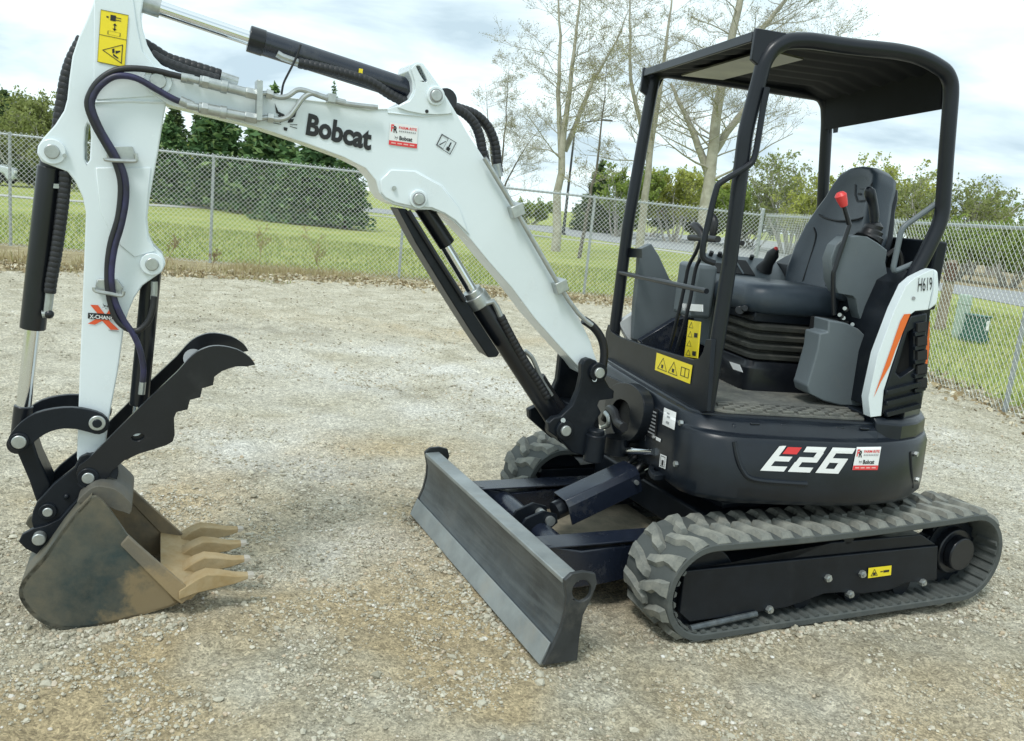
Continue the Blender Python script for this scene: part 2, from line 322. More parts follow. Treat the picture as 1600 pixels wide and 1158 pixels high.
# ------------------------------------------------------------------ undercarriage
def track(side, label):
    yo, yi = (.775, .475) if side > 0 else (-.475, -.775)
    cR, rR, cF, rF = (-.765, .228), .212, (.745, .214), .2
    path = []                                    # outer surface of the belt, with outward normal
    def arc(c, r, a0, a1, n): return [(c[0] + r * math.cos(a), c[1] + r * math.sin(a)) for a in np.linspace(a0, a1, n)]
    path = arc(cF, rF, -math.pi / 2, math.pi / 2, 25) + arc(cR, rR, math.pi / 2, 3 * math.pi / 2, 25)
    dense = []; P = path + [path[0]]
    for i in range(len(P) - 1):
        a, b = np.array(P[i]), np.array(P[i + 1]); k = max(1, int(np.linalg.norm(b - a) / .03)); dense += [a + (b - a) * j / k for j in range(k)]
    # the upper run sags a little between the rollers
    dense = [np.array([p[0], p[1] - (.012 * math.cos(p[0] * 2.1) if p[1] > .35 and -.7 < p[0] < .7 else 0)]) for p in dense]
    n = len(dense); rings = []
    for i in range(n):
        t = dense[(i + 1) % n] - dense[i - 1]; t /= np.linalg.norm(t); nn = np.array([t[1], -t[0]]); p = dense[i]
        prof = [(0, yo), (.004, yo - .012), (.004, yi + .012), (0, yi), (-.022, yi), (-.03, yi + .01), (-.03, yo - .01), (-.022, yo)]
        rings.append([UF.w(p[0] + nn[0] * d, y, p[1] + nn[1] * d) for d, y in prof])
    belt = MB().rings(rings, closed=True)
    d = np.cumsum([0] + [np.linalg.norm(dense[(i + 1) % n] - dense[i]) for i in range(n)]); tot = d[-1]
    Dn = np.array(dense + [dense[0]])
    def at(s):
        s %= tot; p = np.array([np.interp(s, d, Dn[:, 0]), np.interp(s, d, Dn[:, 1])]); e_ = .012
        q = np.array([np.interp((s + e_) % tot, d, Dn[:, 0]), np.interp((s + e_) % tot, d, Dn[:, 1])]); t = q - p
        t /= np.linalg.norm(t) + 1e-9; return p, t, np.array([t[1], -t[0]])
    m = int(tot / .054)                          # inner ridges of the belt
    for k in range(m):
        p, t, nn = at(tot * k / m)
        if p[1] > .34: continue
        for (ya, yb) in ((yo - .004, yo - .105), (yi + .105, yi + .004)):
            pts = []
            for (a, b) in ((-.013, -.031), (.013, -.031), (.007, -.041), (-.007, -.041)):
                q = p + t * a + nn * b; pts.append((q[0], q[1]))
            belt.box8([UF.w(pts[0][0], ya, pts[0][1]), UF.w(pts[1][0], ya, pts[1][1]), UF.w(pts[1][0], yb, pts[1][1]), UF.w(pts[0][0], yb, pts[0][1]), UF.w(pts[3][0], ya, pts[3][1]), UF.w(pts[2][0], ya, pts[2][1]), UF.w(pts[2][0], yb, pts[2][1]), UF.w(pts[3][0], yb, pts[3][1])])
    tb = part('track_belt', belt, rubber, EX, smooth=40, label=label)
    # tread lugs: two staggered rows, one object each
    def lug(sg):
        w0, w1, h = -.010, .146, .024; mb = MB(); o = Frame((0, 0, 0), 0)
        def sec(y, l0, l1, hh, sk): return [(-l0 + sk, y, 0), (l0 + sk, y, 0), (l1 + sk, y, hh), (-l1 + sk, y, hh)]
        rr = [sec(sg * (w0 - .006), .020, .012, .004, .026), sec(sg * w0, .022, .013, h, .024), sec(sg * .045, .030, .019, h, .008), sec(sg * .075, .026, .016, h, -.012), sec(sg * (w1 - .04), .030, .020, h, -.018), sec(sg * (w1 - .018), .033, .024, h * .92, -.019), sec(sg * (w1 - .002), .036, .030, .003, -.020)]
        mb.rings(rr); me = mesh_of('tread_lug', mb, (0, 0, 0), 25); me.materials.append(rubberd); return me
    L1, L2 = lug(1), lug(-1); ym = (yo + yi) / 2; Nl = 40
    for k in range(Nl):
        for sg, me, of in ((1, L1, 0), (-1, L2, .5)):
            p, t, nn = at(tot * (k + of) / Nl)
            if p[1] < .06 and -.62 < p[0] < .62: continue          # pressed into the gravel, out of sight
            T = UF.F * t[0] + UF.Z * t[1]; W = UF.F * nn[0] + UF.Z * nn[1]; O = UF.w(p[0] + nn[0] * .002, ym, p[1] + nn[1] * .002) - ORG
            Yv = UF.L
            if np.cross(T, Yv) @ W < 0: T = -T
            ob = bpy.data.objects.new('tread_lug', me); COL.objects.link(ob); ob.parent = tb
            ob.matrix_local = Matrix(((T[0], Yv[0], W[0], O[0]), (T[1], Yv[1], W[1], O[1]), (T[2], Yv[2], W[2], O[2]), (0, 0, 0, 1)))
    return tb
track('x' and 1, 'near rubber track with dusty tread'); track(-1, 'far rubber track behind the blade arms')
for sd_ in (1, -1):
    yo = .765 if sd_ > 0 else -.485; yi = .485 if sd_ > 0 else -.765; yc = (yo + yi) / 2
    # side frame: flat-sided beam with sloped lower edge cut-outs
    pr = [(.86, .305), (-.56, .295), (-.60, .125), (-.40, .13), (-.30, .105), (-.14, .105), (.0, .125), (.10, .13), (.30, .09), (.50, .085), (.80, .085), (.855, .13)]
    fm = part('track_frame', MB().prism([UF.w(a, yo - .02, b) for a, b in pr], UF.L * -.24), black, EX, bevel=.006)
    part('frame_cover', MB().prism([UF.w(a, yo - .03, b) for a, b in ((.84, .307), (.30, .303), (.1, .36), (-.45, .355), (-.56, .297))], UF.L * -.2), black, fm, bevel=.005)
    part('idler', MB().cyl(UF.w(.745, yo - .05, .214), UF.w(.745, yi + .05, .214), .168, 32).cyl(UF.w(.745, yo - .03, .214), UF.w(.745, yi + .03, .214), .07, 20), black, EX, bevel=.006)
    spk = MB().cyl(UF.w(-.765, yc + .03, .228), UF.w(-.765, yc - .03, .228), .155, 32)
    for k in range(17):
        a = 2 * math.pi * k / 17; c = (-.765 + .158 * math.cos(a), .228 + .158 * math.sin(a)); spk.cyl(UF.w(c[0], yc + .025, c[1]), UF.w(c[0], yc - .025, c[1]), .017, 8)
    part('sprocket', spk, black, EX)
    part('drive_motor', MB().cyl(UF.w(-.765, yc, .228), UF.w(-.765, yo - .075, .228), .112, 32).cyl(UF.w(-.765, yo - .076, .228), UF.w(-.765, yo - .035, .228), .082, 32), blackg, EX, bevel=.006)
    part('scraper_bar', MB().cyl(UF.w(.80, yo - .012, .062), UF.w(.47, yo - .012, .085), .013, 10), steel, fm)
    for a, b in ((.10, .205), (-.10, .205), (-.05, .115), (.40, .095), (-.50, .125)):
        part('bolt', MB().cyl(UF.w(a, yo - .03, b), UF.w(a, yo - .006, b), .017, 6).cyl(UF.w(a, yo - .03, b), UF.w(a, yo + .002, b), .009, 8), zinc, fm)
    part('roller', MB().cyl(UF.w(.0, yo - .03, .375), UF.w(.0, yi + .03, .375), .03, 16), black, fm)
    for a in (-.42, -.12, .18, .48): part('roller', MB().cyl(UF.w(a, yo - .06, .105), UF.w(a, yi + .06, .105), .055, 18), black, fm)
    if sd_ > 0: NEARFRAME = fm
car = MB().box(UF, -.52, .55, -.50, .50, .26, .40); car.box(UF, -.38, .42, -.40, .40, .395, .44)
part('carbody', car, black, EX, bevel=.012)
part('slew_ring', MB().cyl(UF.w(0, 0, .43), UF.w(0, 0, .55), .33, 40).cyl(UF.w(0, 0, .47), UF.w(0, 0, .50), .37, 40), black, EX, bevel=.004)
tr = bvh_of(NEARFRAME)
q = [(1356, 887), (1392, 883), (1391, 898), (1355, 903)]
decal('warning_label', NEARFRAME, [rect(0, 0, 1, 1)], q, yellow, .004, tr); decal('label_print', NEARFRAME, sub(ring(_tri, .22), .1, .1, .42, .9) + [rect(.2, .5, .32, .75), rect(.52, .45, .62, .55), rect(.65, .4, .9, .62)], q, ink, .0055, tr)

# dozer blade with its push arms
bl = MB(); prof = [(1.452, .012), (1.425, .075), (1.40, .14), (1.388, .21), (1.39, .265), (1.405, .318)]; back = [(1.385, .335), (1.372, .30), (1.366, .21), (1.378, .13), (1.402, .065), (1.43, .008)]
bl.rings([[UF.w(x, y, z) for x, z in prof + back] for y in np.linspace(.755, -.755, 9)])
BL = part('dozer_blade', bl, steel, EX, bevel=.003)
part('top_rail', MB().rings([[UF.w(x, y, z) for x, z in ((1.408, .315), (1.410, .336), (1.335, .340), (1.335, .312))] for y in (.752, -.752)]), steele, BL, bevel=.004)
part('cutting_edge', MB().rings([[UF.w(x, y, z) for x, z in ((1.463, .004), (1.431, .088), (1.424, .086), (1.45, .002))] for y in np.linspace(.757, -.757, 5)]), steele, BL, bevel=.002)
ep = [(1.455, .01), (1.43, .07), (1.403, .14), (1.391, .21), (1.393, .27), (1.41, .335), (1.385, .358), (1.33, .362), (1.285, .35), (1.272, .31), (1.29, .25), (1.315, .19), (1.318, .10), (1.315, .01)]
endm = mat('end_plate_shaded_steel', (.045, .05, .052), .5, metal=.2, var=.4, vscale=9, dirt=.3, dcol=(.15, .14, .115), dscale=7, bump=.06)  # shade of the turned-away end plates put into a darker steel tone
eh = [(1.333 + .040 * math.cos(a) + .006 * math.sin(a), .288 + .043 * math.sin(a)) for a in np.linspace(0, 2 * math.pi, 14, endpoint=False)]
for ya in (.775, -.757): part('end_plate', MB().prism([UF.w(x, ya, z) for x, z in ep], UF.L * -.018, [[UF.w(x, ya, z) for x, z in eh]]), endm, BL, bevel=.003)
for k in range(0): part('edge_bolt', MB().cyl(UF.w(1.425, .66 - k * .22, .05), UF.w(1.447, .66 - k * .22, .055), .011, 8), steele, BL)
for ya in (.40, -.30):
    arm_p = [(1.375, .30), (1.30, .305), (1.12, .265), (.40, .285), (.40, .175), (1.05, .10), (1.375, .09)]
    A = part('push_arm', MB().prism([UF.w(x, ya, z) for x, z in arm_p], UF.L * -.10), purple, EX, bevel=.008)
    part('arm_flange', MB().box(UF, .45, 1.30, ya - .11, ya + .008, .288, .296), purple, A, bevel=.002)
part('cross_tube', MB().cyl(UF.w(1.16, .30, .22), UF.w(1.16, -.30, .22), .055, 20), purple, EX)
part('belly_plate', MB().box(UF, .45, 1.12, -.30, .30, .15, .17), mat('soil_covered_plate', (.16, .14, .10), .9, col2=(.24, .21, .15), vscale=15, bump=.3), EX)
# blade lift cylinder under its sloping guard
c0, c1 = UF.w(1.13, .06, .285), UF.w(.50, .0, .50); cdv = (c1 - c0) / np.linalg.norm(c1 - c0)
LC = part('blade_cylinder', MB().cyl(c0 + cdv * .06, c1 - cdv * .12, .042, 20), blackg, EX)
part('rod', MB().cyl(c1 - cdv * .16, c1, .022, 16), chrome, LC); part('clevis', MB().cyl(c1 - UF.L * .05, c1 + UF.L * .05, .045, 16), black, LC)
nup = np.cross(UF.L, cdv); nup = -nup if nup[2] < 0 else nup
a, b = c0 + cdv * .10, c0 + cdv * .50; g = MB()
gp = lambda o, s_, h_: o + UF.L * s_ + nup * h_
g.rings([[gp(o, -.075, .03), gp(o, -.055, .058), gp(o, .055, .058), gp(o, .075, .03), gp(o, .078, -.06), gp(o, .070, -.06), gp(o, .067, .028), gp(o, .05, .050), gp(o, -.05, .050), gp(o, -.067, .028), gp(o, -.070, -.05), gp(o, -.078, -.05)] for o in (a, b)])
part('cylinder_guard', g, purple, LC, bevel=.003)
part('guard_bolt', MB().cyl(gp(b, .06, .0) - cdv * .03, gp(b, .09, 0) - cdv * .03, .011, 8), zinc, LC)
for sy in (-.05, .05): part('lug_plate', MB().prism([UF.w(x, .06 + sy, z) for x, z in ((1.27, .24), (1.24, .30), (1.16, .33), (1.09, .31), (1.08, .27), (1.12, .24))], UF.L * -.014), black, EX, bevel=.003)
part('pin', MB().cyl(UF.w(1.125, .125, .285), UF.w(1.125, -.02, .285), .022, 16), zinc, LC)
for dy in (.05, -.03): part('blade_hose', MB().tube([c0 + cdv * .48 + UF.L * dy + nup * .03, c0 + cdv * .56 + UF.L * dy + nup * .06, c0 + cdv * .68 + UF.L * (dy + .02) + nup * .04, c0 + cdv * .78 + UF.L * dy], .014, 10, sub=5), hose, LC)

# ------------------------------------------------------------------ house: lower body
def outline(k, dy=0, front=.625):
    """plan outline of the house skirt; k shrinks it"""
    base = [(front, .50), (front - .008, .60), (front - .05, .672), (.50, .715), (.426, .739), (.2, .752), (-.009, .753), (-.2, .735), (-.363, .695), (-.48, .64), (-.60, .545), (-.69, .42), (-.735, .28), (-.755, .1)]
    full = base + [(x, -y) for x, y in base[::-1]]
    return [(x * k if x < 0 else x - (1 - k) * .55, y * k - (dy * (1 if y > 0 else -1) if abs(y) > .3 else 0)) for x, y in full]
lv = [(.510, .93, 0), (.522, .975, 0), (.545, .997, 0), (.60, 1.0, 0), (.775, 1.0, .012), (.797, .994, .024), (.803, .985, .052), (.84, .972, .075), (.852, .96, .09)]
body = part('lower_body', MB().rings([[HF.w(x, y, z) for x, y in outline(k, dy)] for z, k, dy in lv]), plastic, EX, bevel=.004, smooth=38)
# floor deck and door sill above the skirt
dk = [(.575, -.62), (.575, .50), (.54, .565), (.46, .592), (.1, .606), (-.25, .615), (-.50, .50), (-.62, .35), (-.66, 0), (-.62, -.35), (-.5, -.52), (-.3, -.62)]
deck = part('floor_deck', MB().prism([HF.w(x, y, .79) for x, y in dk], (0, 0, .07)), plastic, EX, bevel=.008)
sill = part('step_cover', MB().rings([[HF.w(x, .606 + .012 * (1 - abs(x - .1)) + o, z) for o, z in ((-.12, .845), (.0, .848), (.035, .832), (.05, .802), (.03, .785), (-.12, .79))] for x in (.44, .35, .2, .05, -.1, -.245)]), plastic, EX, bevel=.004)
for k, x in enumerate((.34, .2, .07, -.06, -.18)): part('step_notch', MB().box(HF, x - .022, x + .022, .60, .652, .835, .846), plastic, sill, bevel=.004)
mat_ob = MB().prism([HF.w(x, y, .861) for x, y in ((.52, -.5), (.52, .50), (.43, .565), (.1, .578), (-.22, .58), (-.30, .45), (-.30, -.5))], (0, 0, .008))
FM = part('floor_mat', mat_ob, matm, EX)
for k in range(30):
    y = -.30 + k * .029
    if y < .44: part('mat_rib', MB().box(HF, -.26, .505, y - .009, y + .009, .868, .881), matm, FM, bevel=.003)
for r_ in range(4):
    for k in range(9):
        x0 = .40 - k * .075 - (r_ % 2) * .037
        if x0 > -.2: part('mat_rib', MB().box(HF, x0 - .027, x0 + .027, .455 + r_ * .03, .470 + r_ * .03, .868, .881), matm, FM, bevel=.003)
# front face of the house below the floor
ff = MB().prism(hx([(946, 586), (980, 602), (1004, 613), (1006, 640), (1008, 690), (962, 680), (945, 640)], .63), HF.F * -.05); FF = part('front_frame', ff, black, EX, bevel=.005)
FF0 = FF; FF = body; tr = bvh_of(body)
decal('serial_plate', FF, rgrid(0, 0, 1, 1, 3, 8), [(1015, 634), (1030, 641), (1026, 688), (1011, 680)], ink, .004, tr)
decal('plate_print', FF, [rect(.15, .1 + .12 * k, .85, .15 + .12 * k) for k in range(7)], [(1015, 634), (1030, 641), (1026, 688), (1011, 680)], dgrey, .0055, tr)
decal('label', FF, [rect(0, 0, 1, 1)], [(1008, 631), (1013, 633), (1010, 664), (1005, 662)], dwhite, .004, tr)
decal('label', FF, [rect(0, 0, 1, 1)], [(1016, 677), (1034, 686), (1033, 691), (1015, 682)], dwhite, .004, tr)
wl = [(1039, 637), (1058, 645), (1055, 672), (1036, 663)]
decal('white_label', FF, rgrid(0, 0, 1, 1, 4, 8), wl, dwhite, .004, tr); decal('label_print', FF, [rect(.3, .2, .5, .28), rect(.3, .42, .55, .48), rect(.3, .7, .55, .82)], wl, dgrey, .0055, tr)
wl = [(1033, 709), (1043, 713), (1041, 733), (1031, 729)]
decal('white_label', FF, rgrid(0, 0, 1, 1, 4, 8), wl, dwhite, .004, tr); decal('label_print', FF, ring(rect(.15, .1, .85, .9), .12) + [rect(.35, .4, .65, .8)], wl, ink, .0055, tr)
for p in ((1066, 661), (1058, 725)): c = lay(tr, [p], 0)[0]; part('bolt', MB().cyl(c, c + HF.F * .014, .013, 6), zinc, FF)
for k, p in enumerate(((1003, 634), (1002, 643), (1001, 652))): c = HF.X(*p, .628); part('hydraulic_plug', MB().cyl(c, c + HF.F * .03, .012, 8), black, FF)
# swing casting ring at the nose of the house
ro = spline([(944, 640), (950, 612), (963, 599), (985, 600), (1002, 616), (1006, 640), (1000, 668), (985, 688), (962, 692), (946, 676)], 3)
ri = spline([(955, 648), (958, 632), (968, 624), (980, 630), (984, 650), (978, 672), (965, 682), (956, 668)], 3)
part('swing_frame', MB().prism(hx(ro, .675), HF.F * -.05, [hx(ri, .675)]), black, EX, bevel=.008)
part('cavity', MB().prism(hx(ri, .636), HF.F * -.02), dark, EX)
part('tow_eye', MB().prism([HF.Zz(*p, .52) for p in spline([(1012, 738), (1018, 733), (1034, 733), (1048, 741), (1046, 748), (1022, 751)], 3)], (0, 0, .025), [[HF.Zz(*p, .52) for p in spline([(1020, 741), (1026, 738), (1034, 740), (1034, 744), (1026, 745)], 3)]]), black, EX, bevel=.003)
# swing cylinder
sc0, sc1 = HF.X(940, 702, .72), HF.X(1022, 706, .63)
SWC = part('swing_cylinder', MB().cyl(sc0, sc0 + (sc1 - sc0) * .28, .026, 16), black, EX, bevel=.003); part('rod', MB().cyl(sc0 + (sc1 - sc0) * .25, sc1, .017, 16), chrome, SWC)

# lettering and stickers on the skirt
tr = bvh_of(body)
def slant(px, u0, v0, u1, v1): pass
E26 = [(1217, 697), (1336, 701), (1310, 740), (1187, 735)]
_E = [[(.10, .0), (.22, .0), (.185, .34), (.17, .52), (.155, .78), (.02, .78), (.06, .34)],]
# strokes drawn on a sheared unit box (the quad carries the slant)
def strokes(lst): return sum([rgrid(*r, max(1, round((r[2] - r[0]) / .05)), max(1, round((r[3] - r[1]) / .1))) for r in lst], [])
glyphE = strokes([(.0, .0, .09, 1), (.09, .40, .27, .60), (.09, .80, .30, 1)])
glyph2 = strokes([(.36, .0, .62, .2), (.54, .2, .63, .42), (.36, .40, .63, .6), (.35, .6, .44, .8), (.35, .80, .63, 1)])
glyph6 = strokes([(.70, .0, 1.0, .2), (.70, .2, .79, 1), (.79, .40, .99, .58), (.90, .58, .99, 1), (.79, .82, .90, 1)])
decal('model_lettering', body, glyphE + glyph2 + glyph6, E26, dwhite, .004, tr); decal('model_accent', body, rgrid(.115, .02, .30, .30, 3, 3), E26, red, .004, tr)
dealer_sticker(body, [(1338, 699), (1376, 698.5), (1370, 734), (1331, 734)], tr)
# raised rib bent around the lettering, rear seam with two bolts
for k, p in enumerate(((1430, 709), (1432, 749))):
    h = lay(tr, [p], .0)
    if h: c = h[0]; dd = (c - HF.w(-.1, .0, c[2])); dd /= np.linalg.norm(dd); part('bolt', MB().cyl(c - dd * .01, c + dd * .012, .012, 6), zinc, body)
rib = lay(tr, [(1147, 690), (1152, 715), (1160, 735), (1172, 747), (1200, 752), (1260, 756)], .0)
if rib: part('skirt_rib', MB().tube(rib, .011, 8, sub=4), plastic, body)
rib = lay(tr, [(1422, 706), (1424, 735), (1426, 762)], .0)
if rib: part('skirt_rib', MB().tube(rib, .006, 8, sub=3), plastic, body)
# tail shelf over the counterweight
ts = [(-.245, .635), (-.36, .655), (-.48, .60), (-.60, .50), (-.68, .38), (-.72, .2), (-.735, 0), (-.72, -.2), (-.60, -.5), (-.4, -.62), (-.25, -.62)]
TS = part('tail_shelf', MB().rings([[HF.w(x * k, y * k, z) for x, y in ts] for z, k in ((.78, .98), (.80, 1.0), (.865, .995), (.885, .965))]), plastic, EX, bevel=.006)
part('counterweight', MB().rings([[HF.w(x * k, y * k, z) for x, y in [(-.40, .60), (-.56, .50), (-.66, .36), (-.71, .2), (-.725, 0), (-.71, -.2), (-.66, -.36), (-.56, -.5), (-.40, -.6)]] for z, k in ((.87, 1.0), (1.05, 1.0), (1.20, .985), (1.28, .95))]), mat('counterweight_paint', (.045, .052, .062), .4, var=.2), EX, bevel=.006)

# ------------------------------------------------------------------ rear: engine cover
side = [(1357, 620), (1372, 553), (1398, 484), (1418, 442), (1440, 428), (1461, 420), (1467, 426), (1468, 450), (1463, 476), (1450, 488), (1448, 560), (1442, 630), (1400, 648), (1361, 652)]
ec = MB().prism(hy([(1367, 640), (1380, 560), (1404, 490), (1424, 446), (1444, 434), (1458, 428), (1455, 480), (1446, 560), (1436, 634)], .585), HF.L * -1.13)
EC = part('engine_cover', ec, black, EX, bevel=.02, seg=3)
wp = [(1360, 652), (1357, 622), (1372, 553), (1398, 484), (1416, 446), (1430, 434), (1450, 424), (1459, 420.5), (1457, 452), (1450, 484), (1430, 486), (1422, 492), (1414, 510), (1393, 572), (1381, 610), (1377, 650)]
WP = part('white_side_panel', MB().prism(hy(wp, .622), HF.L * -.05), white, EX, bevel=.008, seg=3)
part('corner_panel', MB().prism(hy([(1460.5, 420.5), (1466, 424), (1468, 450), (1464, 476), (1452, 485), (1459, 452)], .615), HF.L * -.16), white, EX, bevel=.008, seg=3)
tr = bvh_of(WP)
os_ = [(1424, 489), (1412, 491), (1407, 500), (1384, 565), (1363, 622), (1372, 610), (1388, 577), (1403, 541)]
osq = [(0, 0), (1600, 0), (1600, 1158), (0, 1158)]
decal('orange_stripe', WP, [[(x / 1600, y / 1158) for x, y in ((1422, 490), (1412, 491), (1406, 502), (1391, 546), (1398, 548), (1408, 524))], [(x / 1600, y / 1158) for x, y in ((1391, 546), (1398, 548), (1390, 571), (1376, 596), (1364, 622))]], osq, orange, .003, tr)
lettering(WP, 'H619', [(1435, 434), (1456, 433), (1456, 453), (1433, 456)], ink, .0, .003, tr)
decal('badge', WP, [[(x / 1600, y / 1158) for x, y in circ(1427, 466, 3, 8)]], osq, dgrey, .003, tr)
# black louvred grille
lp = [(1424, 494), (1449, 489), (1447, 560), (1441, 634), (1379, 648), (1383, 610), (1395, 573), (1414, 514)]
lw = [(1419, 520), (1428, 514), (1428, 577), (1408, 590), (1400, 582)]
LP = part('grille_panel', MB().prism(hy(lp, .618), HF.L * -.05, [hy(lw, .618)]), plastic, EX, bevel=.006)
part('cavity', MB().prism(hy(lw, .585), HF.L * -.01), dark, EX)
for k in range(5):
    y0 = 505 + k * 22; part('louvre', MB().prism(hy([(1431, y0), (1446, y0 - 3), (1446, y0 + 12), (1431, y0 + 15)], .622), HF.L * .012), dark, LP); part('louvre', MB().prism(hy([(1430, y0 + 15), (1447, y0 + 11), (1447, y0 + 17), (1430, y0 + 21)], .634), HF.L * -.02), plastic, LP, bevel=.002)
for k in range(3):
    y0 = 603 + k * 17; part('louvre', MB().prism(hy([(1386, y0 + 8), (1440, y0 - 6), (1440, y0 + 1), (1386, y0 + 15)], .638), HF.L * -.025), plastic, LP, bevel=.003)
part('tail_lamp_stripe', MB().prism(hy([(1450, 500), (1453, 503), (1452, 545), (1447, 585), (1445, 560)], .54), HF.L * -.02), orange, EC)
part('rear_bulkhead', MB().box(HF, -.62, -.56, -.55, .40, 1.35, 1.66), black, EX, bevel=.01)
def smooth_open(P, k):
    P = [np.array(p, float) for p in P]; E_ = [2 * P[0] - P[1]] + P + [2 * P[-1] - P[-2]]; Q = []
    for i in range(1, len(E_) - 2):
        for j in range(k):
            t = j / k; p0, p1, p2, p3 = E_[i - 1:i + 3]; Q.append(tuple(.5 * (2 * p1 + (p2 - p0) * t + (2 * p0 - 5 * p1 + 4 * p2 - p3) * t * t + (3 * p1 - p0 - 3 * p2 + p3) * t ** 3)))
    return Q + [tuple(P[-1])]
# ------------------------------------------------------------------ canopy
YN, YF = .527, -.656
def curve(pts, k=6):       # rounded polyline
    return pts
r_t = .0315
def hyp(pts, y): return [HF.Y(*p, y) for p in pts]
near = [HF.w(.505, YN, .80), HF.w(.50, YN, 1.5)] + hyp([(1165, 205), (1186, 126)], YN) + hyp([(1193, 98), (1207, 76), (1230, 64), (1262, 63)], YN) + hyp([(1330, 73), (1400, 80), (1432, 87)], YN) + hyp([(1455, 97), (1478, 112), (1486, 130), (1486, 150)], YN) + hyp([(1478, 250), (1473, 330), (1467, 352), (1447, 395), (1405, 470)], YN)
def round_path(P, rad=.05, n=4):
    out = [P[0]]
    for i in range(1, len(P) - 1):
        a, b, c = P[i - 1], P[i], P[i + 1]; la, lc = np.linalg.norm(a - b), np.linalg.norm(c - b); r = min(rad, la * .45, lc * .45)
        p0, p2 = b + (a - b) / la * r, b + (c - b) / lc * r
        for k in range(n + 1): t = k / n; out.append(p0 * (1 - t) ** 2 + b * 2 * t * (1 - t) + p2 * t * t)
    return out + [P[-1]]
cpaint = mat('canopy_paint', (.012, .015, .021), .34, var=.25, vscale=5, dirt=.10, dcol=(.035, .037, .04), coat=.08, spec=.3, bump=.02, bscale=90)
CF = part('canopy_frame', MB().tube(round_path(near, .05), r_t, 16), cpaint, EX, smooth=50)
far = [HF.w(.515, YF, .80)] + hyp([(955, 560), (965, 480), (982, 347), (1019, 140), (1024, 118)], YF) + hyp([(1040, 112), (1080, 118), (1275, 148)], YF) + hyp([(1284, 152), (1291, 165), (1292, 190), (1286, 300), (1282, 420)], YF)
part('canopy_frame_far', MB().tube(round_path(far, .04), r_t, 14), cpaint, EX, smooth=50)
def top_pt(p, y): return HF.Y(*p, y)
nr = [HF.Y(*p, YN - .02) for p in ((1215, 62), (1262, 56), (1330, 67), (1432, 80), (1478, 106))]
fr_ = []
fl0 = HF.Zz(1172, 46, 2.385); fr0 = HF.Zz(1016, 92, 2.385)
def loc(P): d = P - HF.o; return (d @ HF.F, d @ HF.L, d[2])
ln = [loc(p) for p in nr]; ln = [ln[0], ln[1], ln[3], ln[4]]
# roof: ribbed sheet following the side rails, front lip ahead of the posts
prof = [(ln[0][0] + .10, ln[0][2] + .005), (ln[0][0] + .02, ln[0][2] + .012)] + [(a[0], a[2] + .008) for a in ln[1:]]
NY = 14; ys = np.linspace(YN - .03, YF + .03, NY * 2 + 1); rings = []
for j, y in enumerate(ys):
    dzr = .010 if (j // 2) % 2 else 0.0
    tf = (YN - y) / (YN - YF); sk_ = lambda x: x - (.17 * tf if x < .1 else 0)       # the far rail reaches further back
    rings.append([HF.w(sk_(x), y, z + dzr) for x, z in prof] + [HF.w(sk_(x), y, z + dzr - .022) for x, z in prof[::-1]])
roofm = mat('roof_sheet_paint', (.007, .009, .011), .7, var=.3, spec=.15)
ROOF = part('roof_sheet', MB().rings(rings), roofm, EX, smooth=25)
part('roof_lip', MB().prism([HF.w(prof[0][0] + .01, YN - .02, prof[0][1] + .012), HF.w(prof[0][0] + .01, YF + .01, prof[0][1] + .012), HF.w(prof[0][0] + .01, YF + .01, prof[0][1] - .028), HF.w(prof[0][0] + .01, YN - .02, prof[0][1] - .028)], HF.F * -.012), cpaint, ROOF, bevel=.004)
rx, rz = prof[-1]
part('rear_visor', MB().prism([HF.w(rx + .01, YN - .03, rz), HF.w(rx - .16, YF + .03, rz), HF.w(rx - .19, YF + .03, rz - .17), HF.w(rx - .02, YN - .03, rz - .17)], HF.F * -.012), roofm, ROOF, bevel=.004)
for y, a in ((YN - .01, 1), (YF + .01, -1)):
    part('corner_bracket', MB().prism([HF.w(prof[0][0] + .014, y, prof[0][1] + .018), HF.w(prof[0][0] + .014, y, prof[0][1] - .10), HF.w(prof[0][0] - .06, y, prof[0][1] - .14), HF.w(prof[0][0] - .12, y, prof[0][1] + .018)], HF.L * .022 * a), cpaint, ROOF, bevel=.004)
sk = MB().prism([HF.w(prof[1][0] - .05, -.48, prof[1][1] - .032), HF.w(prof[1][0] - .05, .38, prof[1][1] - .032), HF.w(prof[1][0] - .24, .34, prof[1][1] - .036), HF.w(prof[1][0] - .24, -.40, prof[1][1] - .036)], (0, 0, .008))
part('headliner_panel', sk, mat('lit_tan_headliner', (.17, .165, .12), .3, col2=(.05, .05, .04), vscale=4, spec=.5), ROOF)  # tan colour paints the lit patch on the roof underside
part('mirror_bracket', MB().prism(hyp([(1303, 182), (1312, 187), (1309, 207), (1303, 208)], -.60), HF.L * -.008), cpaint, EX)
# front plate between the front posts, guard rail
fp = [(946, 520), (950, 507), (955, 518), (966, 526), (1020, 544), (1082, 562), (1092, 560), (1098, 550), (1103, 530), (1112, 530), (1104, 643), (1081, 646), (944, 583)]
FP = part('front_plate', MB().prism(hx(fp, .545), HF.F * -.02), black, EX, bevel=.004)
tr = bvh_of(FP); q = [(1027, 551), (1083, 571), (1079, 600), (1024, 578)]
decal('warning_label', FP, [rect(0, 0, 1, 1)], q, yellow, .003, tr)
decal('label_print', FP, sub(ring(_tri, .14), .06, .1, .34, .92) + sub(ring(_tri, .14), .36, .1, .64, .92) + sub(ring(rect(.1, .2, .9, .8), .14) + [rect(.47, .2, .53, .8)], .68, .1, .97, .92) + [rect(.17, .55, .22, .75), rect(.47, .55, .53, .75)], q, ink, .0042, tr)
part('guard_rail', MB().cyl(HF.X(969, 426, .53), HF.X(1104, 455, .53), .012, 12), cpaint, EX)
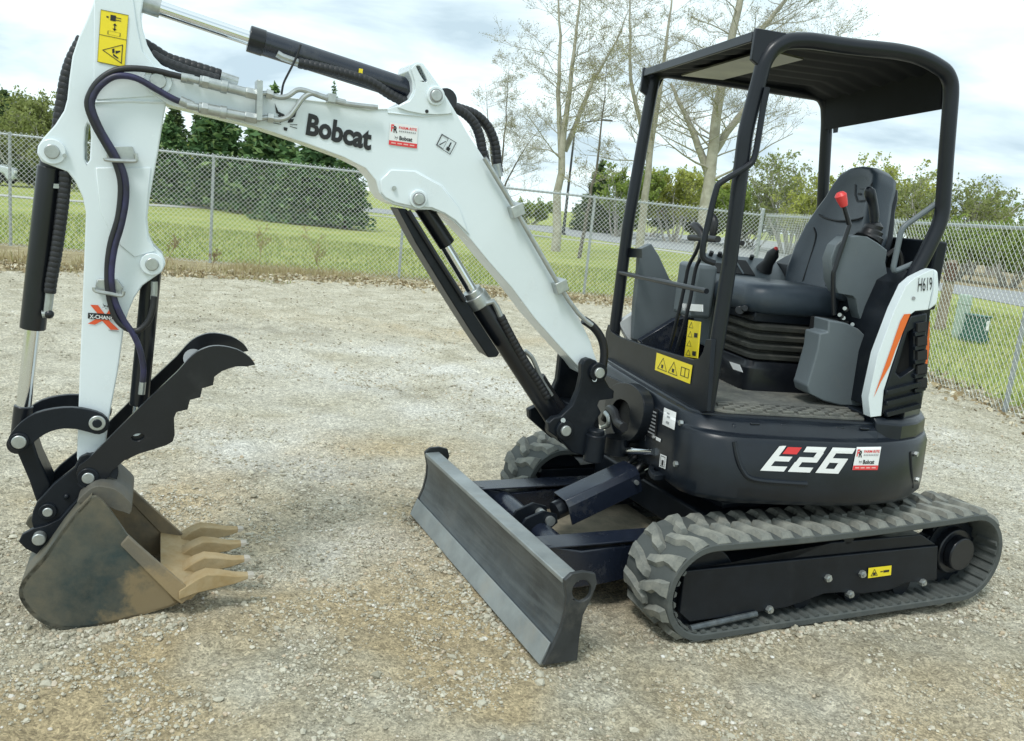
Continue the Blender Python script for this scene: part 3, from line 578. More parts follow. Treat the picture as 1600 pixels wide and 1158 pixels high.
part('rail_bracket', MB().box8(hx([(980, 387), (1003, 389), (1003, 403), (980, 402)], .50) + hx([(980, 387), (1003, 389), (1003, 403), (980, 402)], .48)), black, EX)
part('grab_handle', MB().tube(hyp([(1199, 137), (1193, 165), (1185, 215), (1178, 248), (1166, 261), (1128, 284), (1119, 297), (1106, 350), (1098, 388), (1100, 404), (1116, 411)], .565), .0125, 10, sub=3), cpaint, EX)
part('side_handle', MB().tube(round_path(hyp([(1471, 313), (1409, 356), (1394, 426), (1447, 404)], .50), .03), .0125, 10), grey, EX)
part('post_brace', MB().tube(hyp([(1464, 350), (1432, 420), (1424, 445)], .47), .012, 10), cpaint, EX)
part('hose_loop', MB().tube(hyp([(1385, 400), (1400, 390), (1408, 402), (1409, 425)], .30), .011, 8, sub=4), hose, EX)

# ------------------------------------------------------------------ operator station
def rrect(x0, x1, y0, y1, z, r, n=5):
    pts = []
    for cx_, cy_, a0 in ((x1 - r, y1 - r, 0), (x0 + r, y1 - r, 90), (x0 + r, y0 + r, 180), (x1 - r, y0 + r, 270)):
        for k in range(n + 1): a = R_(a0 + 90 * k / n); pts.append(HF.w(cx_ + r * math.cos(a), cy_ + r * math.sin(a), z))
    return pts
SX0, SX1, SY0, SY1 = -.33, .15, -.31, .165
SB = part('seat_base', MB().rings([rrect(SX0 + i, SX1 - i, SY0 + i, SY1 - i, z, .05) for z, i in ((.865, 0), (.99, .0), (1.02, .02), (1.03, .05))]), blackg, EX, bevel=.004)
part('base_label', MB().prism(hx([(1140, 565), (1156, 570), (1161, 582), (1146, 577)], SX1 + .002), HF.F * .002), dwhite, SB)
zz = []; z = 1.02
for k in range(4): zz += [(z, .045), (z + .012, .012), (z + .03, .008), (z + .044, .045)]; z += .046
part('suspension_bellows', MB().rings([rrect(SX0 + i, SX1 - i - .01, SY0 + i, SY1 - i, zz_, .045) for zz_, i in zz]), mat('bellows_rubber', (.04, .042, .038), .6, dirt=.3, dcol=(.16, .155, .13)), EX, smooth=40)
part('seat_rail', MB().box(HF, SX0 + .03, SX1 - .02, SY0 + .04, SY1 - .03, 1.205, 1.25), black, EX, bevel=.006)
part('seat_knob', MB().cyl(HF.X(1156, 485, SX1 - .03), HF.X(1156, 485, SX1 + .04), .022, 14).cyl(HF.X(1164, 482, SX1), HF.X(1164, 482, SX1 + .03), .016, 12), blackg, EX, bevel=.004)
SEAT = part('seat_cushion', MB().rings([rrect(SX0 + i, SX1 + .03 - i, SY0 + i, SY1 + .01 - i, z, .10, 6) for z, i in ((1.245, .03), (1.262, .008), (1.30, 0), (1.345, .002), (1.372, .02), (1.386, .05), (1.388, .10))]), vinyl, EX, smooth=60)
# backrest: waisted shell leaning back
bo = [(-.205, 0), (-.235, .10), (-.238, .22), (-.22, .34), (-.185, .44), (-.16, .50), (-.145, .57), (-.12, .625), (-.07, .655), (0, .665)]
bo = [(y * 1.22, s_) for y, s_ in bo]; bo = bo + [(-y, s_) for y, s_ in bo[-2::-1]]; YC = (SY0 + SY1) / 2 + .02
def backpt(y, s_, d): a = R_(14); x = -.30 - s_ * math.sin(a) + d * math.cos(a); return HF.w(x, YC + y, 1.335 + s_ * math.cos(a) + d * math.sin(a))
rings = []
for d, k in ((.035, .72), (.052, .88), (.045, .965), (.02, 1.0), (-.05, 1.0), (-.075, .96), (-.085, .85)):
    rings.append([backpt(y * k, .33 + (s_ - .33) * (1 - (1 - k) * .6), d - .012 * math.cos(y * 9)) for y, s_ in bo])
BK = part('backrest', MB().rings(rings), vinyl, EX, smooth=60)
def seam(pts, d=.047): return MB().tube([backpt(y, s_, d) for y, s_ in pts], .005, 6, sub=4)
seamm = mat('seam_piping', (.012, .014, .018), .6)
part('seam', seam([(-.185, .40), (-.12, .385), (0, .375), (.12, .385), (.185, .40)], .046), seamm, BK); part('seam', seam([(-.10, .02), (-.115, .15), (-.14, .28), (-.19, .33)], .043), seamm, BK); part('seam', seam([(.10, .02), (.115, .15), (.14, .28), (.19, .33)], .043), seamm, BK)
tr = bvh_of(BK)
decal('cat_mark', BK, ring([(.1, .05), (.35, .3), (.7, .3), (.95, .0), (.9, .5), (.7, .9), (.3, .95), (.15, .6)], .16) + [rect(.3, .5, .45, .6), rect(.6, .5, .75, .6)], [(1333, 286), (1366, 285), (1362, 318), (1329, 318)], seamm, .003, tr)
part('back_shell', MB().rings([[backpt(y * .9, s_ * .86 + .05, d) for y, s_ in bo] for d in (-.075, -.115)]), black, EX, bevel=.01)
# left console (near), two mouldings
up = [(1321, 370), (1340, 368), (1356, 370), (1374, 381), (1387, 391), (1384, 410), (1389, 440), (1389, 461), (1385, 488), (1372, 525), (1362, 526), (1350, 515), (1341, 488), (1337, 468), (1331, 462), (1308, 458), (1300, 440), (1298, 405), (1306, 383)]
LCN = part('console', MB().prism(hy(up, .35), HF.L * -.07), grey, EX, bevel=.022, seg=4)
lo = [(1295, 500), (1294, 519), (1281, 521), (1278, 545), (1264, 595), (1261, 603), (1264, 615), (1290, 628), (1314, 634), (1348, 635), (1358, 602), (1373, 545), (1356, 528), (1342, 514), (1323, 505)]
part('lower_console', MB().prism(hy(lo, .41), HF.L * -.12), grey, EX, bevel=.014, seg=3)
part('valve_block', MB().box(HF, -.25, -.12, .20, .31, 1.10, 1.26).cyl(HF.Y(1315, 495, .33), HF.Y(1315, 495, .28), .012, 10).cyl(HF.Y(1322, 484, .33), HF.Y(1322, 484, .28), .012, 10), dark, EX, bevel=.003)
for p in ((1312, 492), (1318, 497), (1320, 482), (1332, 507)): part('fitting', MB().cyl(HF.Y(*p, .30), HF.Y(*p, .335), .009, 8), zinc, EX)
LV = part('safety_lever', MB().tube(hy([(1303, 492), (1302, 465), (1302, 430), (1306, 415), (1325, 358), (1326, 348), (1318, 320)], .37), .0105, 10, sub=3), blackg, EX)
a, b = HF.Y(1319, 322, .37), HF.Y(1312, 301, .37); part('lever_knob', MB().tube([a, a + (b - a) * .3, a + (b - a) * .8, b], [.016, .021, .026, .016], 14), redknob, LV)
jb = [HF.Y(1364, 378, .25), HF.Y(1365, 366, .25), HF.Y(1366, 352, .25)]
JS = part('joystick_boot', MB().tube([HF.Y(1357, 374, .25), HF.Y(1360, 369, .25), HF.Y(1360, 366, .25), HF.Y(1363, 361, .25), HF.Y(1363, 358, .25), HF.Y(1366, 353, .25), HF.Y(1366, 348, .25)], [.062, .06, .05, .05, .04, .042, .026], 18), hose, EX, smooth=30)
part('joystick', MB().tube([HF.Y(1366, 348, .25), HF.Y(1366, 335, .25), HF.Y(1364, 318, .25), HF.Y(1360, 305, .25), HF.Y(1359, 296, .25), HF.Y(1360, 292, .25)], [.018, .022, .021, .026, .023, .01], 14, sub=3), plastic, JS, smooth=60)
# right console (far side) with tray and throttle
rcp = [(-.31, 1.0), (-.31, 1.345), (-.35, 1.375), (-.53, 1.475), (-.57, 1.475), (-.57, 1.0)]
RCN = part('right_console', MB().prism([HF.w(.13, y, z) for y, z in rcp], HF.F * -.45), grey, EX, bevel=.012, seg=3)
def sl(x, s_, h=.0): return HF.w(x, -.35 - .18 * s_ + h * .486, 1.375 + .10 * s_ + h * .874)       # on the sloping top
def slab(name, x0, x1, s0, s1, m, h=.006): return part(name, MB().box8([sl(x0, s0), sl(x1, s0), sl(x1, s1), sl(x0, s1), sl(x0, s0, h), sl(x1, s0, h), sl(x1, s1, h), sl(x0, s1, h)]), m, RCN, bevel=.002)
slab('console_tray', -.12, .02, .12, .80, dark); slab('tray_divider', -.055, -.045, .12, .80, grey, .010); slab('storage_pocket', .045, .105, .10, .55, dark); slab('switch_panel', -.02, .04, .86, .98, ink)
for xx in (.0, .03, -.16, .08): part('switch', MB().cyl(sl(xx, .92), sl(xx, .92, .025), .012, 12), ink, RCN, bevel=.002)
part('right_joystick', MB().tube([sl(-.20, .45), sl(-.205, .45, .05), sl(-.21, .45, .10), sl(-.215, .45, .135)], [.045, .030, .034, .015], 14), hose, EX, smooth=50); part('joystick_button', MB().ball(sl(-.212, .45, .137), .012), redknob, EX)
# far-side front panel and fender
rp_ = [(1000, 389), (1018, 381), (1030, 400), (1047, 437), (1064, 446), (1068, 484), (1053, 498), (998, 533), (990, 530), (992, 476), (998, 422)]
part('right_front_panel', MB().prism(hy(rp_, -.58), HF.L * -.05), grey, EX, bevel=.004, seg=2)
part('right_side_skirt', MB().prism(hy([(967, 505), (1065, 440), (1110, 440), (1110, 560), (985, 540)], -.63), HF.L * -.05), mat('light_grey_paint', (.55, .57, .57), .4), EX, bevel=.006)
part('kick_panel', MB().prism(hy([(1000, 533), (1055, 499), (1110, 490), (1112, 580), (1010, 560)], -.50), HF.L * -.05), purple, EX, bevel=.006)
pod = part('front_pod', MB().box(HF, .18, .30, -.42, -.20, 1.16, 1.43), grey, EX, bevel=.02, seg=3)
for k, pts in enumerate(([(1094, 377), (1087, 395), (1076, 416), (1070, 445), (1060, 490), (1046, 546)], [(1100, 396), (1090, 412), (1085, 430), (1078, 470), (1068, 510), (1056, 550)])):
    LVV = part('travel_lever', MB().tube([HF.X(*p, .43) for p in pts], .009, 8, sub=3), cpaint, EX)
part('lever_grip', MB().tube([HF.X(*p, .40) for p in ((1098, 372), (1094, 362), (1087, 354), (1081, 352))], [.014, .02, .022, .012], 12, sub=3), hose, EX, smooth=60)
part('lever_grip', MB().tube([HF.X(*p, .36) for p in ((1112, 372), (1115, 358), (1116, 345), (1114, 337))], [.014, .018, .02, .012], 12, sub=3), hose, EX, smooth=60)
part('lever_crossbar', MB().cyl(HF.X(1078, 371, .40), HF.X(1122, 374, .40), .015, 12), hose, EX)
part('display_bracket', MB().cyl(HF.X(1135, 376, .2), HF.X(1160, 380, .2), .012, 10), hose, EX)
wlp = [(1076, 500), (1094, 503), (1089, 560), (1069, 557)]
WB = part('label_board', MB().prism(hx(wlp, .33), HF.F * -.006), yellow, EX)
tr = bvh_of(WB); decal('label_print', WB, sum([sub(ring(_tri, .2), .1, .03 + .25 * k, .5, .22 + .25 * k) + sub([rect(0, 0, 1, .08)], 0, .24 + .25 * k, 1, .27 + .25 * k) + [rect(.62, .07 + .25 * k, .9, .19 + .25 * k)] * (k % 2) for k in range(4)], []), wlp, ink, .002, tr)
part('white_tag', MB().prism(hx([(1066, 474), (1097, 476), (1097, 487), (1066, 485)], .30), HF.F * -.006), dwhite, EX)

# ------------------------------------------------------------------ boom, swing bracket
BW = .082
boom_o = [(236, 116), (246, 109), (262, 109), (330, 128), (400, 143), (432, 151), (507, 160), (575, 171), (605, 170.5), (622, 165), (638, 156), (645, 142), (644, 126), (638, 111), (640, 101), (650, 96), (661, 99), (672, 113), (685, 132), (700, 155), (712, 175), (732, 210), (755, 245), (782, 285), (800, 317), (832, 372), (872, 437), (900, 487), (922, 532), (931, 560), (938, 575), (930, 590), (915, 588), (905, 574), (875, 542), (835, 497), (800, 450), (762, 407), (735, 374), (715, 352), (695, 335), (675, 328), (650, 327.5), (617, 320), (601, 312), (592, 300), (587, 282), (570, 262), (540, 247), (475, 223), (400, 198), (325, 179), (262, 163), (240, 148), (231, 132)]
eye = [(650, 103), (656, 102), (661, 110), (668, 126), (664, 129), (656, 116)]
BOOM = part('boom', plate(boom_o, BF, BW, BW * 2, holes=[eye]), white, EX, bevel=.007, seg=3)
# doubler plates welded on the side: elbow and cylinder lug
el = [(594, 282), (610, 266), (650, 268), (690, 290), (718, 325), (733, 366), (712, 345), (694, 333), (675, 325), (650, 324), (618, 317), (602, 309), (595, 300)]
part('elbow_plate', plate(el, BF, BW + .010, .012), white, BOOM, bevel=.004)
lg = spline([(622, 168), (640, 158), (649, 142), (648, 125), (643, 108), (652, 99), (662, 104), (684, 136), (706, 170), (700, 178), (660, 178)], 2)
part('lug_plate', plate(lg, BF, BW + .010, .012, holes=[spline([(650, 104), (656, 103), (661, 111), (668, 126), (664, 128), (656, 116)], 2)]), white, BOOM, bevel=.004)
for (p, r, bs) in (((680, 150), .022, .036), ((653, 311), .022, .036), ((247, 127), .027, .045)): pinhead(BF, *p, BW + .008, r, BOOM, zinc, .022, boss=bs, bm_=white)
def weld(pts, y, parent): part('weld_bead', MB().tube([BF.Y(*p, y) for p in pts], .0035, 6), white, parent)
weld(el[1:6] + el[6:7], BW + .001, BOOM); weld(boom_o[3:9], BW + .001, BOOM); weld([(606, 176), (660, 182), (706, 178)], BW + .001, BOOM)
for (p, bs) in (((680, 150), .036), ((653, 311), .036)): c = BF.Y(*p, BW + .009); part('grease_ring', MB().cyl(c, c + BF.L * .0165, bs * .72, 24), dgrey, BOOM)
part('tip_plate', plate(spline([(232, 132), (236, 116), (250, 108), (264, 112), (266, 130), (260, 145), (247, 149)], 3), BF, BW + .012, .014), white, BOOM, bevel=.004)
part('bolt', MB().cyl(BF.Y(616, 294, BW), BF.Y(616, 294, BW + .02), .009, 8), zinc, BOOM)
part('bolt', MB().cyl(BF.Y(667, 174, BW), BF.Y(667, 174, BW + .013), .007, 8), ink, BOOM)
tr = bvh_of(BOOM)
lettering(BOOM, 'Bobcat', [(482, 177), (582, 201), (579, 236), (477, 211)], ink, .04, .0035, tr)
decal('cat_mark', BOOM, CAT, [(427, 160), (467, 168), (464, 211), (424, 202)], ink, .0035, tr)
dealer_sticker(BOOM, [(609, 191), (653, 197), (651, 232), (607, 226)], tr)
q = [(690, 209), (713, 223), (703, 242), (681, 227)]
decal('pictogram_label', BOOM, ring(rect(0, 0, 1, 1), .08) + ring(rect(.04, .06, .48, .94), .08) + [[(.15, .8), (.4, .3), (.42, .36), (.2, .85)], rect(.68, .2, .76, .6), rect(.62, .6, .84, .85)], q, ink, .0035, tr)
# swing bracket
sb = [(909, 570), (913, 563), (921, 560), (932, 564), (940, 576), (943, 588), (953, 606), (960, 611), (959, 623), (937, 626), (934, 634), (940, 645), (932, 657), (928, 664), (936, 676), (942, 684), (941, 719), (919, 720), (914, 713), (894, 707), (878, 689), (858, 675), (857, 661), (866, 653), (877, 651), (894, 634), (904, 611), (909, 588)]
SBK = part('swing_bracket', plate(sb, BF, .135, .04), black, EX, bevel=.006, seg=3)
sbf = [(909, 570), (921, 560), (940, 576), (953, 606), (958, 640), (942, 690), (894, 707), (858, 675), (857, 661), (877, 651), (894, 634), (904, 611)]
part('bracket_far_plate', MB().prism([BF.Y(*p, .135) - BF.L * .22 for p in sbf], BF.L * -.04), black, SBK, bevel=.006)
part('bracket_web', MB().prism([BF.Y(*p, .135) - BF.L * .04 for p in ((905, 640), (940, 640), (945, 690), (915, 705), (890, 700))], BF.L * -.18), black, SBK, bevel=.004)
for p in ((933, 581), (881, 671)): pinhead(BF, *p, .135, .024, SBK, zinc, .03, boss=.042, bm_=black)
for p in ((929, 593), (880, 657)): part('bolt', MB().cyl(BF.Y(*p, .13), BF.Y(*p, .15), .011, 8), zinc, SBK)
sp = BF.Y(929, 700, .15); part('swing_lug', MB().cyl(sp + np.array([0, 0, -.06]), sp + np.array([0, 0, .065]), .046, 24).cyl(sp + np.array([0, 0, .06]), sp + np.array([0, 0, .085]), .036, 24), black, SBK, bevel=.005)
kp = HF.w(.70, .06, 0); part('king_post', MB().cyl(kp + np.array([0, 0, .52]), kp + np.array([0, 0, .60]), .06, 24), black, EX)
part('valve_hose', MB().tube(hx([(945, 655), (952, 640), (960, 645), (965, 660), (975, 668)], .72), .022, 10, sub=5), hose, EX); part('hose_sleeve', MB().tube(hx([(942, 668), (950, 664), (951, 652), (946, 645)], .74), .012, 8, sub=4), zinc, EX)
# boom cylinder and guard
b0, b1, b2 = BF.Y(877, 670, .0), BF.Y(742, 462, .0), BF.Y(653, 312, .0); bd = (b1 - b0) / np.linalg.norm(b1 - b0)
BC = part('boom_cylinder', MB().cyl(b0, b1, .046, 28), blackg, EX)
part('rod', MB().cyl(b1, b2, .024, 20), chrome, BC); part('gland', MB().cyl(b1 - bd * .05, b1 + bd * .004, .052, 24).cyl(b1 - bd * .01, b1 + bd * .03, .042, 24), zinc, BC, bevel=.003)
part('rod_end', MB().cyl(b2 + bd * -.22, b2 + bd * .04, .036, 20).cyl(b2 - BF.L * .06, b2 + BF.L * .06, .045, 20), blackg, BC, bevel=.003); part('clevis', MB().cyl(b0 - BF.L * .07, b0 + BF.L * .07, .055, 24), black, BC, bevel=.003)
gp_ = [(621, 325), (636, 327), (664, 372), (720, 458), (781, 552), (777, 558), (763, 559), (738, 522), (700, 462), (650, 380)]
part('rod_guard', plate(gp_, BF, .075, .13), black, EX, bevel=.005)
part('guard_rib', MB().tube(by([(638, 330), (680, 398), (726, 470)], .082), .011, 8), blackg, EX)
ho = by([(764, 470), (772, 473)], .05); part('fitting', MB().tube(by([(758, 474), (770, 471), (776, 480), (782, 494)], .04), .013, 10), zinc, BC)
part('boom_hose', MB().tube(by([(782, 494), (795, 520), (820, 565), (838, 592), (856, 622)], .04), .02, 12, sub=4, ribs=.02), hose, EX); part('pipe', MB().tube(by([(820, 548), (832, 560), (845, 590), (850, 600), (862, 618)], .02), .010, 8, sub=4), zinc, EX)
part('boom_hose', MB().tube(by([(842, 590), (862, 622), (880, 645), (896, 652)], -.02), .03, 12, sub=4), hose, EX)
# arm cylinder on top of the boom
a0, a1, a2 = BF.Y(690, 158, .0), BF.Y(391, 61, .0), BF.Y(202, -3, .0); ad_ = (a1 - a0) / np.linalg.norm(a1 - a0)
AC = part('arm_cylinder', MB().cyl(a0 + ad_ * .10, a1, .044, 28), purple, EX, bevel=.004)
part('gland', MB().cyl(a1 - ad_ * .05, a1 + ad_ * .006, .0465, 28), blackg, AC, bevel=.003); part('rod', MB().cyl(a1, a2, .0255, 24), chrome, AC); part('clevis', MB().cyl(a0 - BF.L * .06, a0 + BF.L * .06, .045, 20).cyl(a0, a0 + ad_ * .14, .036, 20), blackg, AC)
part('rod_eye', MB().cyl(a2 - BF.L * .05, a2 + BF.L * .05, .045, 24).cyl(a2, a2 - ad_ * .1, .034, 20), zinc, AC)
part('fitting', MB().tube(by([(433, 84), (441, 89), (452, 93), (466, 98)], .05), .013, 10), zinc, AC)
part('guarded_hose', MB().tube(by([(466, 98), (510, 108), (545, 117), (580, 129), (610, 148), (634, 160)], .05), .020, 12, sub=4, ribs=.018), hose, EX)
part('cable_tie', MB().tube(by([(470, 70), (462, 92), (452, 112), (444, 128), (441, 140), (438, 165)], .07), .004, 6, sub=3), hose, EX)
part('part_tag', MB().prism(by([(561, 107), (567, 108), (566, 117), (560, 116)], .052), BF.L * .002), yellow, AC)
# auxiliary couplers and steel lines on the boom
yq = BW + .035
for pts in ([(301, 124), (330, 131), (372, 141), (404, 149)], [(300, 166), (330, 171), (372, 180), (402, 186)]):
    P0, P1 = BF.Y(*pts[0], yq), BF.Y(*pts[-1], yq); dd = P1 - P0
    Q = part('coupler', MB().cyl(P0 + dd * .1, P0 + dd * .5, .0195, 16).cyl(P0 + dd * .5, P1, .0165, 16).cyl(P0 + dd * .14, P0 + dd * .24, .0225, 6).cyl(P0 + dd * .42, P0 + dd * .52, .0225, 16).cyl(P0 + dd * .8, P0 + dd * .98, .0205, 6).cyl(P0 - dd * .08, P0 + dd * .1, .0125, 12), zinc, EX, bevel=.0015)
part('coupler_bracket', MB().prism(by([(402, 124), (411, 126), (410, 189), (401, 188)], yq + .028), BF.L * -.09), zinc, EX, bevel=.002)
for pts in ([(404, 149), (416, 146), (436, 152), (450, 150), (464, 141), (478, 142), (505, 152), (540, 162), (590, 168)], [(404, 186), (418, 184), (436, 187), (450, 183), (460, 172), (474, 153), (488, 146), (505, 151), (540, 160)]):
    part('steel_line', MB().tube(by(pts, BW + .030), .0095, 10, sub=4), zinc, EX)
    c = by([pts[1], pts[2]], BW + .03); part('line_nut', MB().cyl(c[0], c[0] + (c[1] - c[0]) * .5, .0175, 6), zinc, EX)
part('line_clamp', MB().prism(by([(514, 145), (526, 147), (525, 161), (512, 159)], BW + .05), BF.L * -.05), zinc, EX, bevel=.002)
for dy in (.03, -.01): part('steel_line', MB().tube(by([(757, 247), (780, 285), (805, 327), (870, 440), (903, 489), (925, 508)], BW + dy), .010, 10, sub=2), zinc, EX)
for p in ((806, 325), (874, 443)): c = BF.Y(*p, BW); part('line_clamp', MB().box8([c + BF.F * a + BF.L * b + np.array([0, 0, d]) for a, b, d in ((-.03, -.06, -.02), (.02, -.06, -.045), (.02, .045, -.045), (-.03, .045, -.02), (-.01, -.06, .025), (.04, -.06, 0), (.04, .045, 0), (-.01, .045, .025))]), zinc, EX, bevel=.003)
part('guarded_hose', MB().tube(by([(704, 166), (724, 176), (741, 193), (750, 215), (754, 238), (757, 250)], .0), .020, 12, sub=4, ribs=.018), hose, EX); part('guarded_hose', MB().tube(by([(712, 168), (742, 179), (762, 198), (773, 225), (777, 256), (779, 270)], -.04), .021, 12, sub=4, ribs=.018), hose, EX)
for p0, p1 in (((756, 236), (760, 254)), ((776, 256), (780, 276))): part('fitting', MB().cyl(BF.Y(*p0, -.02), BF.Y(*p1, -.02), .017, 12), zinc, EX)
for dy in (.05, .0, -.04): part('boom_hose', MB().tube(by([(912, 500), (928, 512), (940, 530), (944, 552), (941, 578), (935, 610)], dy), .019, 12, sub=4), hose, EX)

# ------------------------------------------------------------------ arm
AW = .068
arm_o = [(135, 32), (123, 58), (113, 88), (108, 125), (105, 155), (100, 173), (86, 195), (68, 215), (59, 228), (57.5, 240), (65, 253), (83, 260), (105, 268), (118, 285), (129, 308), (134, 332), (131, 415), (128, 490), (124.5, 580), (120, 715), (125, 740), (140, 752), (155, 740), (163, 705), (170, 655), (184, 580), (193, 515), (200, 488), (210, 465), (223, 446), (240, 434), (253, 425), (259, 412), (253, 397), (240, 385), (232, 368), (230, 340), (233, 315), (240, 275), (247, 238), (256, 180), (262, 150), (262, 112), (240, 88), (230, 70), (223, 45), (220, 25), (224, 0), (221, -20), (203, -27), (185, -22), (165, -20), (150, -8)]
slot = [(134, 200), (137, 193), (141, 196), (142, 215), (140, 250), (136, 256), (132, 248), (132, 225)]
ARM = part('arm', plate(arm_o, BF, AW, AW * 2, holes=[slot]), white, EX, bevel=.006, seg=3)
ADB = part('arm_doubler', plate([(147, -12), (206, -14), (214, 40), (222, 80), (250, 112), (248, 150), (150, 156), (146, 120)], BF, AW + .006, .008), white, ARM, bevel=.003)
part('arm_doubler', plate([(149, 262), (236, 262), (232, 300), (228, 345), (231, 374), (244, 392), (210, 402), (188, 384), (172, 362), (156, 330)], BF, AW + .005, .007), white, ARM, bevel=.003)
part('arm_seam', MB().tube(by([(148, 160), (200, 158), (257, 160)], AW), .006, 6), white, ARM)
for (p, r, bs) in (((82, 237), .024, .042), ((237.5, 412.5), .023, .04)): pinhead(BF, *p, AW + .004, r, ARM, zinc, .02, boss=bs, bm_=white)
part('grease_nipple', MB().cyl(BF.Y(101, 243, AW), BF.Y(101, 243, AW + .02), .007, 8), zinc, ARM)
tr = bvh_of(ARM)
q = [(157.5, 15), (201, 24), (195, 106), (152, 97)]; tra = tr; tr = bvh_of(ADB)
decal('warning_label', ARM, [rect(0, 0, 1, 1)], q, yellow, .003, tr)
decal('label_print', ARM, ring(rect(0, 0, 1, 1), .02) + [rect(0, .47, 1, .48)] + sub(ring([(.05, .5), (.95, .05), (.95, .95)], .12), .1, .55, .92, .96) + [rect(.36, .06, .56, .17), rect(.22, .10, .30, .13), rect(.56, .09, .75, .105), rect(.56, .135, .75, .15), rect(.52, .22, .56, .34), [(.46, .25), (.54, .205), (.62, .25)], [(.46, .31), (.54, .355), (.62, .31)]] + sub(ring(rect(0, 0, 1, 1), .1), .3, .37, .76, .44) + [[(.5, .70), (.58, .68), (.6, .76), (.52, .78)], [(.62, .72), (.80, .70), (.8, .72), (.64, .78)], [(.55, .78), (.75, .84), (.73, .86), (.55, .82)]], q, ink, .0042, tr)
tr = tra
X_ = [[(.06, .0), (.30, .0), (.56, .42), (.42, .52)], [(.98, .96), (.72, .98), (.40, .58), (.54, .48)], [(.72, .02), (.94, .0), (.58, .55), (.44, .52), (.60, .30)], [(.0, .80), (.22, .82), (.52, .58), (.40, .46)]]
q = [(138, 476), (188, 478), (187, 517), (137, 513)]
decal('x_emblem', ARM, X_, q, redx, .003, tr); decal('emblem_band', ARM, [rect(0, .34, .9, .58)], q, ink, .0042, tr)
lettering(ARM, 'X-CHANGE', [(140, 490.5), (183, 495), (183, 500.5), (140, 497)], dwhite, .02, .0054, tr); decal('cat_mark', ARM, CAT, [(160, 473), (172, 474), (171, 484), (159, 483)], ink, .0042, tr)
decal('fine_print', ARM, [rect(.1 * k, 0, .1 * k + .06, 1) for k in range(10)], [(170, 515), (186, 517), (186, 519), (170, 517)], dgrey, .003, tr)
# hose brackets
for (bpts, rod) in (([(168, 229), (207, 229), (213, 243), (212, 250), (172, 252), (166, 244)], [(164, 247), (168, 250), (208, 252), (213, 249), (212, 240)]), ([(151, 437), (183, 437), (193, 450), (190, 455), (148, 452)], [(147, 449), (150, 455), (172, 459), (190, 462), (193, 455)])):
    part('hose_bracket', plate(bpts, BF, AW + .03, .028), zinc, EX, bevel=.003); part('bracket_rod', MB().tube(by(rod, AW + .055), .007, 8, sub=3), zinc, EX)
part('boom_hose', MB().tube(by([(300, 124), (270, 117), (240, 110), (205, 107), (178, 111), (155, 126), (141, 146), (137, 166), (148, 196), (166, 228), (181, 256), (189, 290), (185, 338), (173, 380), (168, 420), (170, 460), (180, 495), (196, 512), (214, 517), (231, 503), (239, 482), (241, 463)], AW + .04), .0108, 12, sub=5), hose, EX)
part('boom_hose_blue', MB().tube(by([(300, 166), (272, 155), (245, 140), (212, 122), (182, 119), (160, 131), (146, 150), (144, 170), (158, 204), (178, 238), (194, 272), (197, 308), (190, 350), (179, 388), (174, 428), (178, 465), (192, 498), (208, 522), (219, 548), (224, 575), (223, 597)], AW + .045), .0108, 12, sub=5), hoseb, EX)
part('hose_ferrule', MB().cyl(BF.Y(283, 121, AW + .04), BF.Y(303, 125, AW + .04), .0165, 12), zinc, EX); part('hose_ferrule', MB().cyl(BF.Y(281, 157, AW + .042), BF.Y(302, 166, AW + .042), .0165, 12), zinc, EX)
part('guarded_hose', MB().tube(by([(205, 58), (236, 76), (262, 92), (300, 104), (345, 118)], -.02), .022, 12, sub=4, ribs=.02), hose, EX); part('guarded_hose', MB().tube(by([(236, 84), (262, 98), (300, 112), (342, 124)], .03), .017, 12, sub=4, ribs=.02), hose, EX)
part('fitting', MB().cyl(BF.Y(345, 119, .0), BF.Y(372, 128, .0), .017, 12), zinc, EX)
part('guarded_hose', MB().tube(by([(130, 60), (112, 95), (103, 125), (98, 155), (93, 185), (90, 215)], -.09), .022, 12, sub=4, ribs=.02), hose, EX)
# bucket cylinder
k0, k1, k2 = BF.Y(82, 238, .0), BF.Y(51, 514, .0), BF.Y(31, 688, .0); kd = (k1 - k0) / np.linalg.norm(k1 - k0)
KC = part('bucket_cylinder', MB().cyl(k0 + kd * .05, k1, .042, 28), blackg, EX, bevel=.004)
part('rod', MB().cyl(k1, k2, .0245, 24), chrome, KC); part('clevis', MB().cyl(k0 - BF.L * .06, k0 + BF.L * .06, .042, 20).cyl(k0, k0 + kd * .1, .036, 20), blackg, KC); part('rod_eye', MB().cyl(k2 - BF.L * .055, k2 + BF.L * .055, .036, 20).cyl(k2 - kd * .13, k2, .032, 20), blackg, KC, bevel=.003)
part('guarded_hose', MB().tube(by([(102, 268), (101, 290), (97, 330), (88, 395), (80, 440), (78, 458)], .045), .020, 12, sub=4, ribs=.018), hose, EX)
part('fitting', MB().tube(by([(78, 456), (76, 475), (74, 490), (66, 491)], .045), .014, 10), zinc, KC); part('port_plug', MB().ball(BF.Y(77, 491, .05), .016), blackg, KC); part('hose_strap', MB().prism(by([(84, 287), (96, 288), (95, 295), (83, 294)], .055), BF.L * -.05), zinc, KC)
# thumb cylinder
t0, t1 = BF.Y(238, 413, .0), BF.Y(217, 633, .0)
TC = part('thumb_cylinder', MB().cyl(t0, t1, .034, 24), blackg, EX, bevel=.004); part('rod', MB().cyl(t1, BF.Y(212, 668, 0), .019, 16), chrome, TC)
part('fitting', MB().tube(by([(241, 440), (241, 452), (240, 468)], .05), .012, 10), zinc, TC); part('fitting', MB().tube(by([(223, 597), (222, 606), (221, 616)], .05), .012, 10), zinc, TC)
